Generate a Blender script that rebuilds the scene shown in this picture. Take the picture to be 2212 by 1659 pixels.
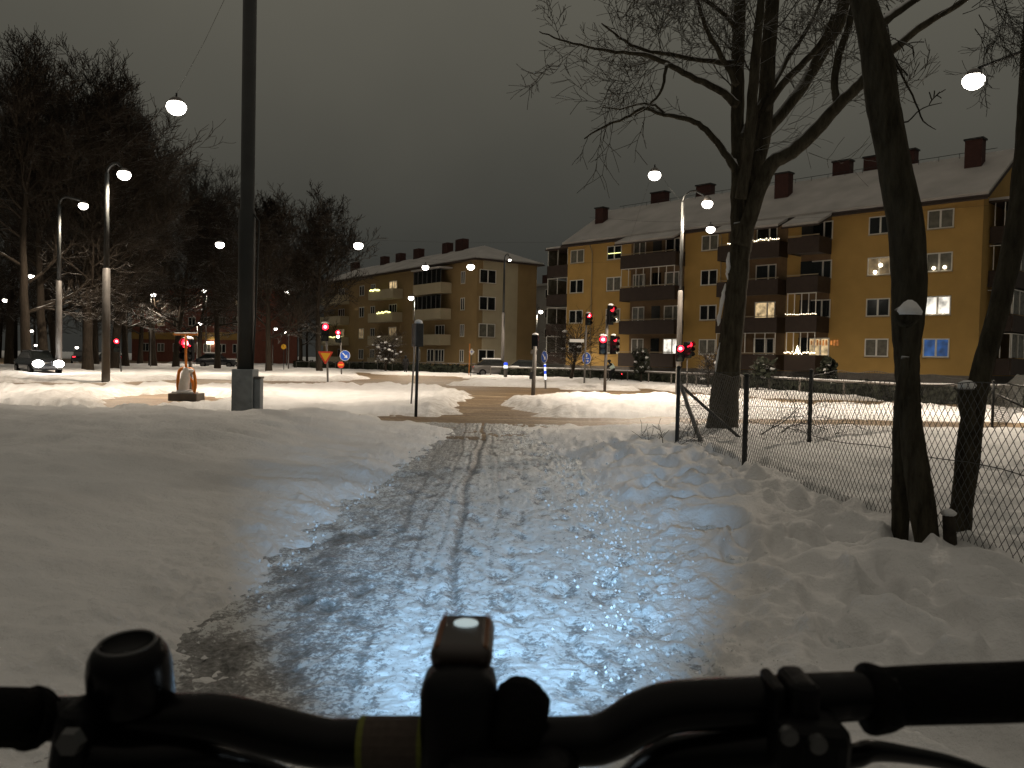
import bpy, math, random
import numpy as np
from mathutils import Vector, Matrix

for o in list(bpy.data.objects):
    bpy.data.objects.remove(o)
scene = bpy.context.scene
COL = scene.collection
R = math.radians

# ------------------------------------------------------------ camera
F_PX, CX, CY = 1770.0, 1106.0, 829.5          # focal length and centre in a 2212 x 1659 frame
CAM_Z, PITCH, ROLL = 1.35, R(-1.764), R(1.2)
fwd = Vector((0, math.cos(PITCH), math.sin(PITCH)))
r0 = Vector((1, 0, 0)); u0 = Vector((0, -math.sin(PITCH), math.cos(PITCH)))
rgt = r0 * math.cos(ROLL) + u0 * math.sin(ROLL)
upv = -r0 * math.sin(ROLL) + u0 * math.cos(ROLL)
cam_d = bpy.data.cameras.new("camera"); cam = bpy.data.objects.new("camera", cam_d); COL.objects.link(cam)
cam_d.sensor_width = 36.0; cam_d.lens = 36.0 * F_PX / 2212.0
cam_d.clip_start = 0.02; cam_d.clip_end = 3000
cam.matrix_world = Matrix(((rgt.x, upv.x, -fwd.x, 0), (rgt.y, upv.y, -fwd.y, 0), (rgt.z, upv.z, -fwd.z, CAM_Z), (0, 0, 0, 1)))
cam_d.dof.use_dof = True; cam_d.dof.focus_distance = 14.0; cam_d.dof.aperture_fstop = 14.0
scene.camera = cam

# ------------------------------------------------------------ sky: night overcast lit by the town below
world = bpy.data.worlds.new("World"); scene.world = world; world.use_nodes = True
wn = world.node_tree.nodes; wl = world.node_tree.links; wn.clear()
wo = wn.new('ShaderNodeOutputWorld'); bg = wn.new('ShaderNodeBackground')
tc = wn.new('ShaderNodeTexCoord'); sep = wn.new('ShaderNodeSeparateXYZ'); ramp = wn.new('ShaderNodeValToRGB')
nz = wn.new('ShaderNodeTexNoise'); nz.inputs['Scale'].default_value = 2.2; nz.inputs['Detail'].default_value = 4
mr = wn.new('ShaderNodeMapRange'); mr.inputs['To Min'].default_value = -0.12; mr.inputs['To Max'].default_value = 0.12
ad = wn.new('ShaderNodeMath'); ad.operation = 'ADD'
wl.new(tc.outputs['Generated'], sep.inputs[0]); wl.new(tc.outputs['Generated'], nz.inputs['Vector'])
wl.new(nz.outputs['Fac'], mr.inputs['Value']); wl.new(sep.outputs['Z'], ad.inputs[0]); wl.new(mr.outputs[0], ad.inputs[1])
wl.new(ad.outputs[0], ramp.inputs[0])
SKY = [(0.0, (0.030, 0.030, 0.0265)), (0.10, (0.043, 0.043, 0.037)), (0.44, (0.112, 0.106, 0.085)), (1.0, (0.29, 0.258, 0.215))]
ramp.color_ramp.elements[0].position = 0; ramp.color_ramp.elements[1].position = 1
for p, c in SKY[1:3]:
    ramp.color_ramp.elements.new(p)
for e, (p, c) in zip(ramp.color_ramp.elements, SKY):
    e.position = p; e.color = (*c, 1)
wl.new(ramp.outputs[0], bg.inputs['Color']); bg.inputs['Strength'].default_value = 1.0
wl.new(bg.outputs[0], wo.inputs['Surface'])

scene.view_settings.view_transform = 'Standard'; scene.view_settings.look = 'None'
scene.view_settings.exposure = 0.0; scene.view_settings.gamma = 1.0
scene.render.engine = 'CYCLES'
scene.cycles.max_bounces = 4; scene.cycles.diffuse_bounces = 2; scene.cycles.glossy_bounces = 2
scene.cycles.transmission_bounces = 2; scene.cycles.transparent_max_bounces = 4
scene.cycles.sample_clamp_indirect = 2.0
scene.cycles.use_denoising = True
LAMP_COL = (1.0, 0.84, 0.66)
LAMP_W = 5600.0

# ------------------------------------------------------------ helpers
def pxdir(px, py):
    return fwd * F_PX + rgt * (px - CX) + upv * (CY - py)
def at(px, py, Y):                      # the point at forward distance Y seen at that pixel of the photograph
    d = pxdir(px, py); return Vector((0, 0, CAM_Z)) + d * (Y / d.y)
def gnd(px, py, z=0.0):
    d = pxdir(px, py); return Vector((0, 0, CAM_Z)) + d * ((z - CAM_Z) / d.z)
def pxm(Y): return Y / F_PX             # metres per pixel at that distance

rng = random.Random(7)

class MB:
    def __init__(s): s.v = []; s.f = []; s.m = []
    def add(s, vs, fs, mi=0):
        b = len(s.v); s.v.extend([tuple(v) for v in vs]); s.f.extend([tuple(i + b for i in f) for f in fs]); s.m.extend([mi] * len(fs)); return s
    def box(s, c, d, rz=0.0, mi=0, M=None, taper=1.0):
        hx, hy, hz = d[0] / 2, d[1] / 2, d[2] / 2
        vs = []
        for k in (-1, 1):
            t = taper if k > 0 else 1.0
            for (x, y) in ((-1, -1), (1, -1), (1, 1), (-1, 1)):
                vs.append(Vector((x * hx * t, y * hy * t, k * hz)))
        if M is None: M = Matrix.Rotation(rz, 4, 'Z')
        vs = [M @ v + Vector(c) for v in vs]
        return s.add(vs, [(3, 2, 1, 0), (4, 5, 6, 7), (0, 1, 5, 4), (1, 2, 6, 5), (2, 3, 7, 6), (3, 0, 4, 7)], mi)
    def rbox(s, c, d, b=0.02, rz=0.0, mi=0, M=None):
        # box with rounded vertical and horizontal edges (three rings per end)
        if M is None: M = Matrix.Rotation(rz, 4, 'Z')
        hx, hy, hz = d[0] / 2, d[1] / 2, d[2] / 2
        b = min(b, hx * .9, hy * .9, hz * .9); rings = []
        prof = [(hz, b * 1.0), (hz - b * .13, b * .5), (hz - b * .5, b * .13), (hz - b, 0)]
        prof = prof + [(-z, i) for z, i in reversed(prof)]
        def ring(z, ins):
            x, y = hx - ins, hy - ins; r = max(b - ins, b * .25); out = []
            for (sx, sy, a0) in ((1, 1, 0), (-1, 1, 90), (-1, -1, 180), (1, -1, 270)):
                for k in range(4):
                    a = R(a0 + 30 * k); out.append(Vector((sx * (x - r) + r * math.cos(a), sy * (y - r) + r * math.sin(a), z)))
            return out
        for z, i in prof: rings.append(ring(z, i))
        n = 16; vs = [M @ v + Vector(c) for rr in rings for v in rr]; fs = []
        for k in range(len(rings) - 1):
            for i in range(n):
                j = (i + 1) % n; fs.append((k * n + j, k * n + i, (k + 1) * n + i, (k + 1) * n + j))
        fs.append(tuple(range(n))); L = (len(rings) - 1) * n; fs.append(tuple(L + i for i in reversed(range(n))))
        return s.add(vs, fs, mi)
    def tube(s, pts, rad, n=8, cap=True, mi=0, flat=1.0):
        pts = [Vector(p) for p in pts]
        if not isinstance(rad, (list, tuple)): rad = [rad] * len(pts)
        vs = []; ref = None
        for i, p in enumerate(pts):
            t = (pts[min(i + 1, len(pts) - 1)] - pts[max(i - 1, 0)])
            if t.length < 1e-9: t = Vector((0, 0, 1))
            t.normalize()
            if ref is None:
                ref = Vector((1, 0, 0)) if abs(t.x) < .8 else Vector((0, 1, 0))
            a = ref - t * ref.dot(t)
            if a.length < 1e-6: a = t.orthogonal()
            a.normalize(); ref = a; bb = t.cross(a)
            for k in range(n):
                q = 2 * math.pi * k / n
                vs.append(p + (a * math.cos(q) + bb * math.sin(q) * flat) * rad[i])
        fs = []
        for i in range(len(pts) - 1):
            for k in range(n):
                j = (k + 1) % n; fs.append((i * n + k, i * n + j, (i + 1) * n + j, (i + 1) * n + k))
        if cap:
            fs.append(tuple(reversed(range(n)))); L = (len(pts) - 1) * n; fs.append(tuple(L + k for k in range(n)))
        return s.add(vs, fs, mi)
    def cyl(s, p, q, r, n=12, mi=0): return s.tube([p, q], r, n, True, mi)
    def lathe(s, prof, n=20, c=(0, 0, 0), M=None, mi=0):
        M = M or Matrix.Identity(4); vs = []; fs = []; c = Vector(c)
        for r, z in prof:
            for k in range(n):
                a = 2 * math.pi * k / n; vs.append(M @ Vector((r * math.cos(a), r * math.sin(a), z)) + c)
        for i in range(len(prof) - 1):
            for k in range(n):
                j = (k + 1) % n; fs.append((i * n + k, i * n + j, (i + 1) * n + j, (i + 1) * n + k))
        fs.append(tuple(reversed(range(n)))); L = (len(prof) - 1) * n; fs.append(tuple(L + k for k in range(n)))
        return s.add(vs, fs, mi)
    def ball(s, c, r, n=12, m=8, sc=(1, 1, 1), mi=0, jit=0.0, M=None):
        prof = []; vs = []; fs = []; c = Vector(c)
        for i in range(m + 1):
            th = math.pi * (i + .02 if i == 0 else i - .02 if i == m else i) / m
            for k in range(n):
                a = 2 * math.pi * k / n; j = 1 + (rng.uniform(-jit, jit) if jit else 0)
                v = Vector((math.sin(th) * math.cos(a) * r * sc[0] * j, math.sin(th) * math.sin(a) * r * sc[1] * j, -math.cos(th) * r * sc[2] * j))
                vs.append((M @ v if M else v) + c)
        for i in range(m):
            for k in range(n):
                j = (k + 1) % n; fs.append((i * n + k, i * n + j, (i + 1) * n + j, (i + 1) * n + k))
        fs.append(tuple(reversed(range(n)))); L = m * n; fs.append(tuple(L + k for k in range(n)))
        return s.add(vs, fs, mi)
    def prism(s, poly, M, t, mi=0):
        # polygon in local xy extruded from 0 to t along local z, placed by matrix M
        n = len(poly); vs = [M @ Vector((x, y, 0)) for x, y in poly] + [M @ Vector((x, y, t)) for x, y in poly]
        fs = [tuple(reversed(range(n))), tuple(n + i for i in range(n))]
        for i in range(n):
            j = (i + 1) % n; fs.append((i, j, n + j, n + i))
        return s.add(vs, fs, mi)
    def build(s, name, mat, parent=None, smooth=False, world=False, kind=None):
        me = bpy.data.meshes.new(name)
        vs = s.v
        if world and parent is not None:
            inv = parent_world(parent).inverted(); vs = [tuple(inv @ Vector(v)) for v in vs]
        me.from_pydata(vs, [], s.f)
        mats = mat if isinstance(mat, (list, tuple)) else [mat]
        for m in mats:
            if m: me.materials.append(m)
        if len(mats) > 1: me.polygons.foreach_set('material_index', s.m)
        if smooth: me.polygons.foreach_set('use_smooth', [True] * len(me.polygons))
        me.update()
        o = bpy.data.objects.new(name, me); COL.objects.link(o)
        if parent is not None: o.parent = parent
        if kind: o['kind'] = kind
        return o

def parent_world(o):
    M = Matrix.Translation(o.location) @ o.rotation_euler.to_matrix().to_4x4()
    return (parent_world(o.parent) @ M) if o.parent else M

def thing(name, label, cat, loc=(0, 0, 0), rz=0.0, group=None):
    o = bpy.data.objects.new(name, None); o.empty_display_size = .2; COL.objects.link(o)
    o.location = loc; o.rotation_euler = (0, 0, rz); o['label'] = label; o['category'] = cat
    if group: o['group'] = group
    return o
def tag(o, label, cat, group=None, kind=None):
    o['label'] = label; o['category'] = cat
    if group: o['group'] = group
    if kind: o['kind'] = kind
    return o
def copy_tree(o, parent=None):
    c = o.copy(); COL.objects.link(c)
    if parent is not None: c.parent = parent
    for ch in o.children: copy_tree(ch, c)
    return c
def spot(parent, loc, power, col=LAMP_COL, angle=160, blend=.35, rad=.15, aim=None):
    l = bpy.data.lights.new("lamp_light", 'SPOT'); l.energy = power; l.color = col; l.spot_size = R(angle); l.spot_blend = blend; l.shadow_soft_size = rad
    o = bpy.data.objects.new("lamp_light", l); COL.objects.link(o); o.parent = parent; o.location = loc
    if aim is not None:
        o.rotation_euler = Vector(aim).to_track_quat('-Z', 'Y').to_euler()
    return o

# ------------------------------------------------------------ materials
def newmat(name):
    m = bpy.data.materials.new(name); m.use_nodes = True
    return m, m.node_tree.nodes, m.node_tree.links, m.node_tree.nodes['Principled BSDF']
def mat(name, col, rough=.7, metal=0.0, noise=0.0, nscale=8.0, bump=0.0, bscale=None, spec=.4, col2=None, coat=0.0):
    m, n, l, p = newmat(name)
    p.inputs['Base Color'].default_value = (*col, 1); p.inputs['Roughness'].default_value = rough
    p.inputs['Metallic'].default_value = metal; p.inputs['Specular IOR Level'].default_value = spec
    if coat: p.inputs['Coat Weight'].default_value = coat
    if noise or bump or col2:
        t = n.new('ShaderNodeTexCoord')
    if noise or col2:
        x = n.new('ShaderNodeTexNoise'); x.inputs['Scale'].default_value = nscale; x.inputs['Detail'].default_value = 5
        l.new(t.outputs['Object'], x.inputs['Vector'])
        rp = n.new('ShaderNodeValToRGB'); rp.color_ramp.elements[0].position = .32; rp.color_ramp.elements[1].position = .68
        c2 = col2 if col2 else tuple(min(1, c * (1 + noise)) for c in col)
        c1 = col if col2 else tuple(c * (1 - noise) for c in col)
        rp.color_ramp.elements[0].color = (*c1, 1); rp.color_ramp.elements[1].color = (*c2, 1)
        l.new(x.outputs['Fac'], rp.inputs[0]); l.new(rp.outputs[0], p.inputs['Base Color'])
    if bump:
        y = n.new('ShaderNodeTexNoise'); y.inputs['Scale'].default_value = bscale or nscale * 3; y.inputs['Detail'].default_value = 6
        l.new(t.outputs['Object'], y.inputs['Vector'])
        b = n.new('ShaderNodeBump'); b.inputs['Strength'].default_value = bump; b.inputs['Distance'].default_value = .03
        l.new(y.outputs['Fac'], b.inputs['Height']); l.new(b.outputs[0], p.inputs['Normal'])
    return m
def emat(name, col, strength, base=(.02, .02, .02), sample=False, noise=None):
    m, n, l, p = newmat(name)
    p.inputs['Base Color'].default_value = (*base, 1); p.inputs['Roughness'].default_value = .4
    p.inputs['Emission Color'].default_value = (*col, 1); p.inputs['Emission Strength'].default_value = strength
    if noise:
        t = n.new('ShaderNodeTexCoord'); x = n.new('ShaderNodeTexNoise'); x.inputs['Scale'].default_value = noise
        l.new(t.outputs['Object'], x.inputs['Vector'])
        r = n.new('ShaderNodeMapRange'); r.inputs['From Min'].default_value = .3; r.inputs['From Max'].default_value = .7
        r.inputs['To Min'].default_value = strength * .25; r.inputs['To Max'].default_value = strength * 1.3
        l.new(x.outputs['Fac'], r.inputs['Value']); l.new(r.outputs[0], p.inputs['Emission Strength'])
    if not sample: m.cycles.emission_sampling = 'NONE'
    return m

def snowmat():
    m, n, l, p = newmat("snow")
    t = n.new('ShaderNodeTexCoord'); at_ = n.new('ShaderNodeAttribute'); at_.attribute_name = 'dirt'
    a = n.new('ShaderNodeTexNoise'); a.inputs['Scale'].default_value = 1.3; a.inputs['Detail'].default_value = 6
    b = n.new('ShaderNodeTexNoise'); b.inputs['Scale'].default_value = 22; b.inputs['Detail'].default_value = 6; b.inputs['Roughness'].default_value = .65
    c = n.new('ShaderNodeTexNoise'); c.inputs['Scale'].default_value = 5.0; c.inputs['Detail'].default_value = 8; c.inputs['Roughness'].default_value = .7
    for x in (a, b, c): l.new(t.outputs['Object'], x.inputs['Vector'])
    r = n.new('ShaderNodeValToRGB'); r.color_ramp.elements[0].position = .3; r.color_ramp.elements[1].position = .7
    r.color_ramp.elements[0].color = (.72, .715, .71, 1); r.color_ramp.elements[1].color = (.82, .82, .82, 1)
    l.new(a.outputs['Fac'], r.inputs[0])
    ma = n.new('ShaderNodeMath'); ma.operation = 'MULTIPLY_ADD'; ma.inputs[1].default_value = 2.2; ma.inputs[2].default_value = -0.62
    l.new(c.outputs['Fac'], ma.inputs[0])
    mu = n.new('ShaderNodeMath'); mu.operation = 'MULTIPLY'; mu.use_clamp = True
    l.new(ma.outputs[0], mu.inputs[0]); l.new(at_.outputs['Fac'], mu.inputs[1])
    mx = n.new('ShaderNodeMix'); mx.data_type = 'RGBA'; mx.inputs['B'].default_value = (.20, .155, .10, 1)
    l.new(mu.outputs[0], mx.inputs['Factor']); l.new(r.outputs[0], mx.inputs['A']); l.new(mx.outputs['Result'], p.inputs['Base Color'])
    p.inputs['Roughness'].default_value = .75; p.inputs['Specular IOR Level'].default_value = .25
    bp = n.new('ShaderNodeBump'); bp.inputs['Strength'].default_value = .85; bp.inputs['Distance'].default_value = .025
    l.new(b.outputs['Fac'], bp.inputs['Height']); l.new(bp.outputs[0], p.inputs['Normal'])
    return m
def pathmat():
    m, n, l, p = newmat("packed_snow")
    t = n.new('ShaderNodeTexCoord')
    mp = n.new('ShaderNodeMapping'); mp.inputs['Scale'].default_value = (15, 5.5, 8)
    l.new(t.outputs['Object'], mp.inputs['Vector'])
    a = n.new('ShaderNodeTexNoise'); a.inputs['Scale'].default_value = 1.0; a.inputs['Detail'].default_value = 7; a.inputs['Roughness'].default_value = .65
    l.new(mp.outputs[0], a.inputs['Vector'])
    b = n.new('ShaderNodeTexNoise'); b.inputs['Scale'].default_value = 42; b.inputs['Detail'].default_value = 7; b.inputs['Roughness'].default_value = .75
    l.new(t.outputs['Object'], b.inputs['Vector'])
    at_ = n.new('ShaderNodeAttribute'); at_.attribute_name = 'dirt'
    s1 = n.new('ShaderNodeMath'); s1.operation = 'MULTIPLY_ADD'; s1.inputs[1].default_value = 1.15
    sa = n.new('ShaderNodeMath'); sa.operation = 'MULTIPLY_ADD'; sa.inputs[1].default_value = .62; sa.inputs[2].default_value = .22; l.new(a.outputs['Fac'], sa.inputs[0])
    l.new(b.outputs['Fac'], s1.inputs[0]); l.new(sa.outputs[0], s1.inputs[2])
    s2 = n.new('ShaderNodeMath'); s2.operation = 'SUBTRACT'; l.new(s1.outputs[0], s2.inputs[0]); l.new(at_.outputs['Fac'], s2.inputs[1])
    r = n.new('ShaderNodeValToRGB')
    els = r.color_ramp.elements; els[0].position = .60; els[0].color = (.085, .087, .08, 1); els[1].position = 1.08; els[1].color = (.72, .74, .74, 1)
    e = els.new(.80); e.color = (.22, .22, .215, 1); e = els.new(.96); e.color = (.38, .38, .38, 1)
    l.new(s2.outputs[0], r.inputs[0]); l.new(r.outputs[0], p.inputs['Base Color'])
    p.inputs['Roughness'].default_value = .5; p.inputs['Specular IOR Level'].default_value = .4
    bp = n.new('ShaderNodeBump'); bp.inputs['Strength'].default_value = .8; bp.inputs['Distance'].default_value = .02
    l.new(b.outputs['Fac'], bp.inputs['Height']); l.new(bp.outputs[0], p.inputs['Normal'])
    return m
def roadmat():
    m, n, l, p = newmat("slushy_road")
    t = n.new('ShaderNodeTexCoord')
    mp = n.new('ShaderNodeMapping'); mp.inputs['Scale'].default_value = (.35, 1.6, 1); mp.inputs['Rotation'].default_value = (0, 0, R(10))
    l.new(t.outputs['Object'], mp.inputs['Vector'])
    a = n.new('ShaderNodeTexNoise'); a.inputs['Scale'].default_value = 1.0; a.inputs['Detail'].default_value = 8; a.inputs['Roughness'].default_value = .65
    l.new(mp.outputs[0], a.inputs['Vector'])
    b = n.new('ShaderNodeTexNoise'); b.inputs['Scale'].default_value = 9; b.inputs['Detail'].default_value = 7
    l.new(t.outputs['Object'], b.inputs['Vector'])
    s1 = n.new('ShaderNodeMath'); s1.operation = 'MULTIPLY_ADD'; s1.inputs[1].default_value = .3
    l.new(b.outputs['Fac'], s1.inputs[0]); l.new(a.outputs['Fac'], s1.inputs[2])
    r = n.new('ShaderNodeValToRGB'); els = r.color_ramp.elements
    els[0].position = .42; els[0].color = (.085, .053, .024, 1); els[1].position = .95; els[1].color = (.44, .35, .23, 1)
    e = els.new(.68); e.color = (.165, .108, .052, 1)
    l.new(s1.outputs[0], r.inputs[0]); l.new(r.outputs[0], p.inputs['Base Color'])
    p.inputs['Roughness'].default_value = .55
    bp = n.new('ShaderNodeBump'); bp.inputs['Strength'].default_value = .7; bp.inputs['Distance'].default_value = .05
    l.new(b.outputs['Fac'], bp.inputs['Height']); l.new(bp.outputs[0], p.inputs['Normal'])
    return m
def barkmat(name, c1, c2, snow_lo, snow_hi, snow_amt=1.0, scale=14):
    # bark with snow lying where the surface faces up
    m, n, l, p = newmat(name)
    t = n.new('ShaderNodeTexCoord'); g = n.new('ShaderNodeNewGeometry'); sx = n.new('ShaderNodeSeparateXYZ')
    mp = n.new('ShaderNodeMapping'); mp.inputs['Scale'].default_value = (1, 1, .22); l.new(t.outputs['Object'], mp.inputs['Vector'])
    a = n.new('ShaderNodeTexNoise'); a.inputs['Scale'].default_value = scale; a.inputs['Detail'].default_value = 7; a.inputs['Roughness'].default_value = .7
    l.new(mp.outputs[0], a.inputs['Vector'])
    r = n.new('ShaderNodeValToRGB'); r.color_ramp.elements[0].position = .3; r.color_ramp.elements[1].position = .7
    r.color_ramp.elements[0].color = (*c1, 1); r.color_ramp.elements[1].color = (*c2, 1); l.new(a.outputs['Fac'], r.inputs[0])
    l.new(g.outputs['Normal'], sx.inputs[0])
    b = n.new('ShaderNodeTexNoise'); b.inputs['Scale'].default_value = 1.6; b.inputs['Detail'].default_value = 4; l.new(t.outputs['Object'], b.inputs['Vector'])
    su = n.new('ShaderNodeMath'); su.operation = 'MULTIPLY_ADD'; su.inputs[1].default_value = .9; l.new(b.outputs['Fac'], su.inputs[0])
    of = n.new('ShaderNodeMath'); of.operation = 'ADD'; of.inputs[1].default_value = -.45; l.new(sx.outputs['Z'], of.inputs[0]); l.new(of.outputs[0], su.inputs[2])
    mr_ = n.new('ShaderNodeMapRange'); mr_.inputs['From Min'].default_value = snow_lo; mr_.inputs['From Max'].default_value = snow_hi
    mr_.inputs['To Max'].default_value = snow_amt; l.new(su.outputs[0], mr_.inputs['Value'])
    mx = n.new('ShaderNodeMix'); mx.data_type = 'RGBA'; mx.inputs['B'].default_value = (.75, .75, .75, 1)
    l.new(mr_.outputs[0], mx.inputs['Factor']); l.new(r.outputs[0], mx.inputs['A']); l.new(mx.outputs['Result'], p.inputs['Base Color'])
    bp = n.new('ShaderNodeBump'); bp.inputs['Strength'].default_value = 1.0; bp.inputs['Distance'].default_value = .035
    l.new(a.outputs['Fac'], bp.inputs['Height']); l.new(bp.outputs[0], p.inputs['Normal'])
    p.inputs['Roughness'].default_value = .9; p.inputs['Specular IOR Level'].default_value = .1
    return m

M = {}
M['snow'] = snowmat(); M['path'] = pathmat(); M['road'] = roadmat()
M['bark'] = barkmat("tree_bark", (.018, .015, .010), (.088, .078, .055), .44, .75)
M['bark_far'] = barkmat("far_bark", (.022, .017, .013), (.056, .045, .034), .68, .96, .8)
M['snowcap'] = mat("snow_cap", (.78, .78, .78), .8, noise=.06, nscale=9, bump=.5, bscale=25)
M['ochre'] = mat("ochre_plaster", (.42, .262, .078), .85, noise=.07, nscale=.9, bump=.25, bscale=25)
M['ochre_dim'] = mat("olive_plaster", (.27, .185, .082), .85, noise=.08, nscale=.7, bump=.25, bscale=20)
M['pale'] = mat("pale_plaster", (.43, .37, .25), .85, noise=.06, nscale=.8, bump=.2, bscale=20)
M['grey_plaster'] = mat("grey_plaster", (.36, .34, .31), .85, noise=.06, nscale=.8)
M['red_brick'] = mat("red_brick_wall", (.22, .075, .05), .85, noise=.12, nscale=2, bump=.2, bscale=20)
M['roofsnow'] = mat('settled_roof_snow', (.44, .42, .40), .85, noise=.14, nscale=.5, bump=.4, bscale=6)
M['recess_shade'] = mat('recess_shade_tone', (.15, .095, .048), .85, noise=.12, nscale=2)  # darker wall tone, shade of the balcony recesses put into the colour
M['plinth'] = mat("plinth_concrete", (.14, .125, .11), .9, noise=.15, nscale=3)
M['brown_sheet'] = mat("brown_sheet", (.036, .023, .017), .7, noise=.15, nscale=3)
M['white'] = mat("white_paint", (.72, .70, .65), .5, noise=.03, nscale=4)
M['glass'] = mat("dark_glass", (.012, .014, .014), .08, spec=.6)
M['curtain'] = mat("curtained_glass", (.13, .125, .10), .25, spec=.6, noise=.3, nscale=3)
M['lit_warm'] = emat("lit_room", (1.0, .72, .38), .7, noise=2.5)
M['lit_dim'] = emat("dim_lit_room", (1.0, .70, .36), .22, noise=2.0)
M['lit_white'] = emat("bright_room", (1.0, .93, .80), 1.3, noise=1.6)
M['lit_blue'] = emat("blue_lit_room", (.05, .19, .55), .42, noise=1.5)
M['lit_orange'] = emat("orange_lit_room", (1.0, .36, .08), .55, noise=4)
M['bulb'] = emat("small_bulb", (1.0, .86, .62), 7)
M['bulb_green'] = emat("small_yellow_bulb", (.95, .95, .35), 3)
M['chimney'] = mat("chimney_brick", (.055, .022, .018), .85, noise=.2, nscale=5, bump=.3)
M['dark'] = mat("dark_metal", (.02, .021, .02), .55, noise=.15, nscale=6)
M['gutter'] = mat("gutter_metal", (.30, .24, .15), .5)
M['galv'] = mat("galvanised_steel", (.15, .14, .13), .55, metal=.3, noise=.12, nscale=3)
M['pole_paint'] = mat("dark_pole_paint", (.027, .029, .028), .5, noise=.2, nscale=2.5, bump=.15)
M['pole_grey'] = mat("blue_grey_paint", (.24, .27, .29), .6, noise=.18, nscale=6, bump=.2)
M['lens'] = emat("lamp_glass", (1.0, .93, .82), 14)
M['red_on'] = emat("red_signal_glass", (1.0, .012, .028), 6)
M['red_core'] = emat("red_signal_core", (1.0, .45, .48), 4)
M['red_dim'] = emat("red_signal_side", (1.0, .015, .035), 2.5)
M['signal_off'] = mat("unlit_signal_glass", (.02, .025, .02), .2)
M['black_plastic'] = mat("black_plastic", (.003, .003, .0035), .5, spec=.12, bump=.1, bscale=60)
M['rubber'] = mat("black_rubber", (.0025, .0025, .0025), .8, spec=.08, bump=.25, bscale=150)
M['gloss_black'] = mat("gloss_black", (.0025, .0025, .003), .27, spec=.12)
M['steel'] = mat("bolt_steel", (.10, .10, .10), .35, metal=.9)
M['sign_yellow'] = mat("sign_yellow", (.78, .42, .02), .45)
M['sign_red'] = mat("sign_red", (.62, .045, .02), .45)
M['sign_blue'] = mat("sign_blue", (.02, .10, .52), .45)
M['sign_white'] = mat("sign_white", (.8, .8, .78), .45)
M['orange'] = mat("orange_paint", (.62, .20, .02), .5, noise=.1, nscale=5)
M['hedge'] = mat("hedge_leaf", (.018, .022, .012), .9, noise=.4, nscale=5)
M['wire'] = mat("fence_wire", (.035, .038, .034), .55)
M['coat'] = mat("dark_coat", (.004, .004, .0045), .9)
M['vest'] = mat("pale_vest", (.62, .75, .66), .7)
M['skin'] = mat("skin", (.45, .27, .18), .6)
M['carpaint'] = mat("dark_car_paint", (.02, .022, .026), .25, coat=.6)
M['carred'] = mat("dull_car_paint", (.07, .065, .06), .3, coat=.5)
M['tail'] = emat("tail_light", (1.0, .03, .05), 3.5)
M['head'] = emat("car_headlight", (1.0, .97, .93), 40)
M['wood'] = mat("weathered_wood", (.035, .028, .02), .9, noise=.3, nscale=12, bump=.5)

# ------------------------------------------------------------ noise for the terrain
def _hash(ix, iy, s):
    h = (ix.astype(np.int64) * 374761393 + iy.astype(np.int64) * 668265263 + s * 982451653) & 0x7fffffff
    h = ((h ^ (h >> 13)) * 1274126177) & 0x7fffffff
    return ((h ^ (h >> 16)) & 0xffff) / 65535.0
def vnoise(x, y, s=0):
    ix = np.floor(x); iy = np.floor(y); fx = x - ix; fy = y - iy
    fx = fx * fx * fx * (fx * (fx * 6 - 15) + 10); fy = fy * fy * fy * (fy * (fy * 6 - 15) + 10)
    a = _hash(ix, iy, s); b = _hash(ix + 1, iy, s); c = _hash(ix, iy + 1, s); d = _hash(ix + 1, iy + 1, s)
    return (a * (1 - fx) + b * fx) * (1 - fy) + (c * (1 - fx) + d * fx) * fy - .5
def fbm(x, y, o=4, s=0, g=.5):
    t = 0; a = 1.0
    for k in range(o):
        t = t + a * vnoise(x + 17.3 * k, y - 9.1 * k, s + k); x = x * 2.03; y = y * 2.03; a *= g
    return t
def sst(a, b, x):
    t = np.clip((x - a) / (b - a), 0, 1); return t * t * (3 - 2 * t)
def sdpoly(x, y, poly):
    # signed distance, positive outside
    d = np.full(x.shape, 1e9); inside = np.zeros(x.shape, bool); n = len(poly)
    for i in range(n):
        ax, ay = poly[i]; bx, by = poly[(i + 1) % n]; ex, ey = bx - ax, by - ay
        L = ex * ex + ey * ey + 1e-12
        t = np.clip(((x - ax) * ex + (y - ay) * ey) / L, 0, 1)
        d = np.minimum(d, (x - ax - t * ex) ** 2 + (y - ay - t * ey) ** 2)
        c = ((ay > y) != (by > y)) & (x < ex * (y - ay) / (ey + (1e-12 if abs(ey) < 1e-12 else 0)) + ax)
        inside ^= c
    d = np.sqrt(d); return np.where(inside, -d, d)

Z_FAR = -0.22
def base(y): return Z_FAR * sst(19, 40, y)
PL = ([-6, 0, 3.7, 6.6, 11, 15.3, 17], [-1.35, -1.35, -1.45, -1.5, -1.28, -.95, -1.2])
PR = ([-6, 0, 3.6, 6.5, 10.7, 15.4, 17], [.75, .80, .88, 1.03, .86, .16, .35])
def G2(pts, z=-.17): return [tuple(gnd(px, py, z).xy) for px, py in pts]
ROAD_A = G2([(-500, 850), (0, 843), (250, 839), (487, 834), (707, 835), (806, 831), (902, 829), (960, 836), (1011, 847), (1036, 862), (1020, 885), (1004, 903), (992, 914),
             (1118, 914), (1100, 905), (1072, 886), (1084, 870), (1160, 858), (1280, 851), (1450, 853), (1600, 870), (1750, 885), (2000, 890), (2600, 897),
             (2600, 866), (2000, 866), (1700, 861), (1440, 842), (1160, 821), (998, 814), (771, 804), (812, 818), (700, 823), (560, 819), (420, 817), (250, 826), (0, 823), (-500, 822)])
ISLAND = G2([(950, 830), (1008, 817), (1160, 823), (1300, 831), (1425, 844), (1280, 841), (1150, 835), (1060, 834)])
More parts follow.
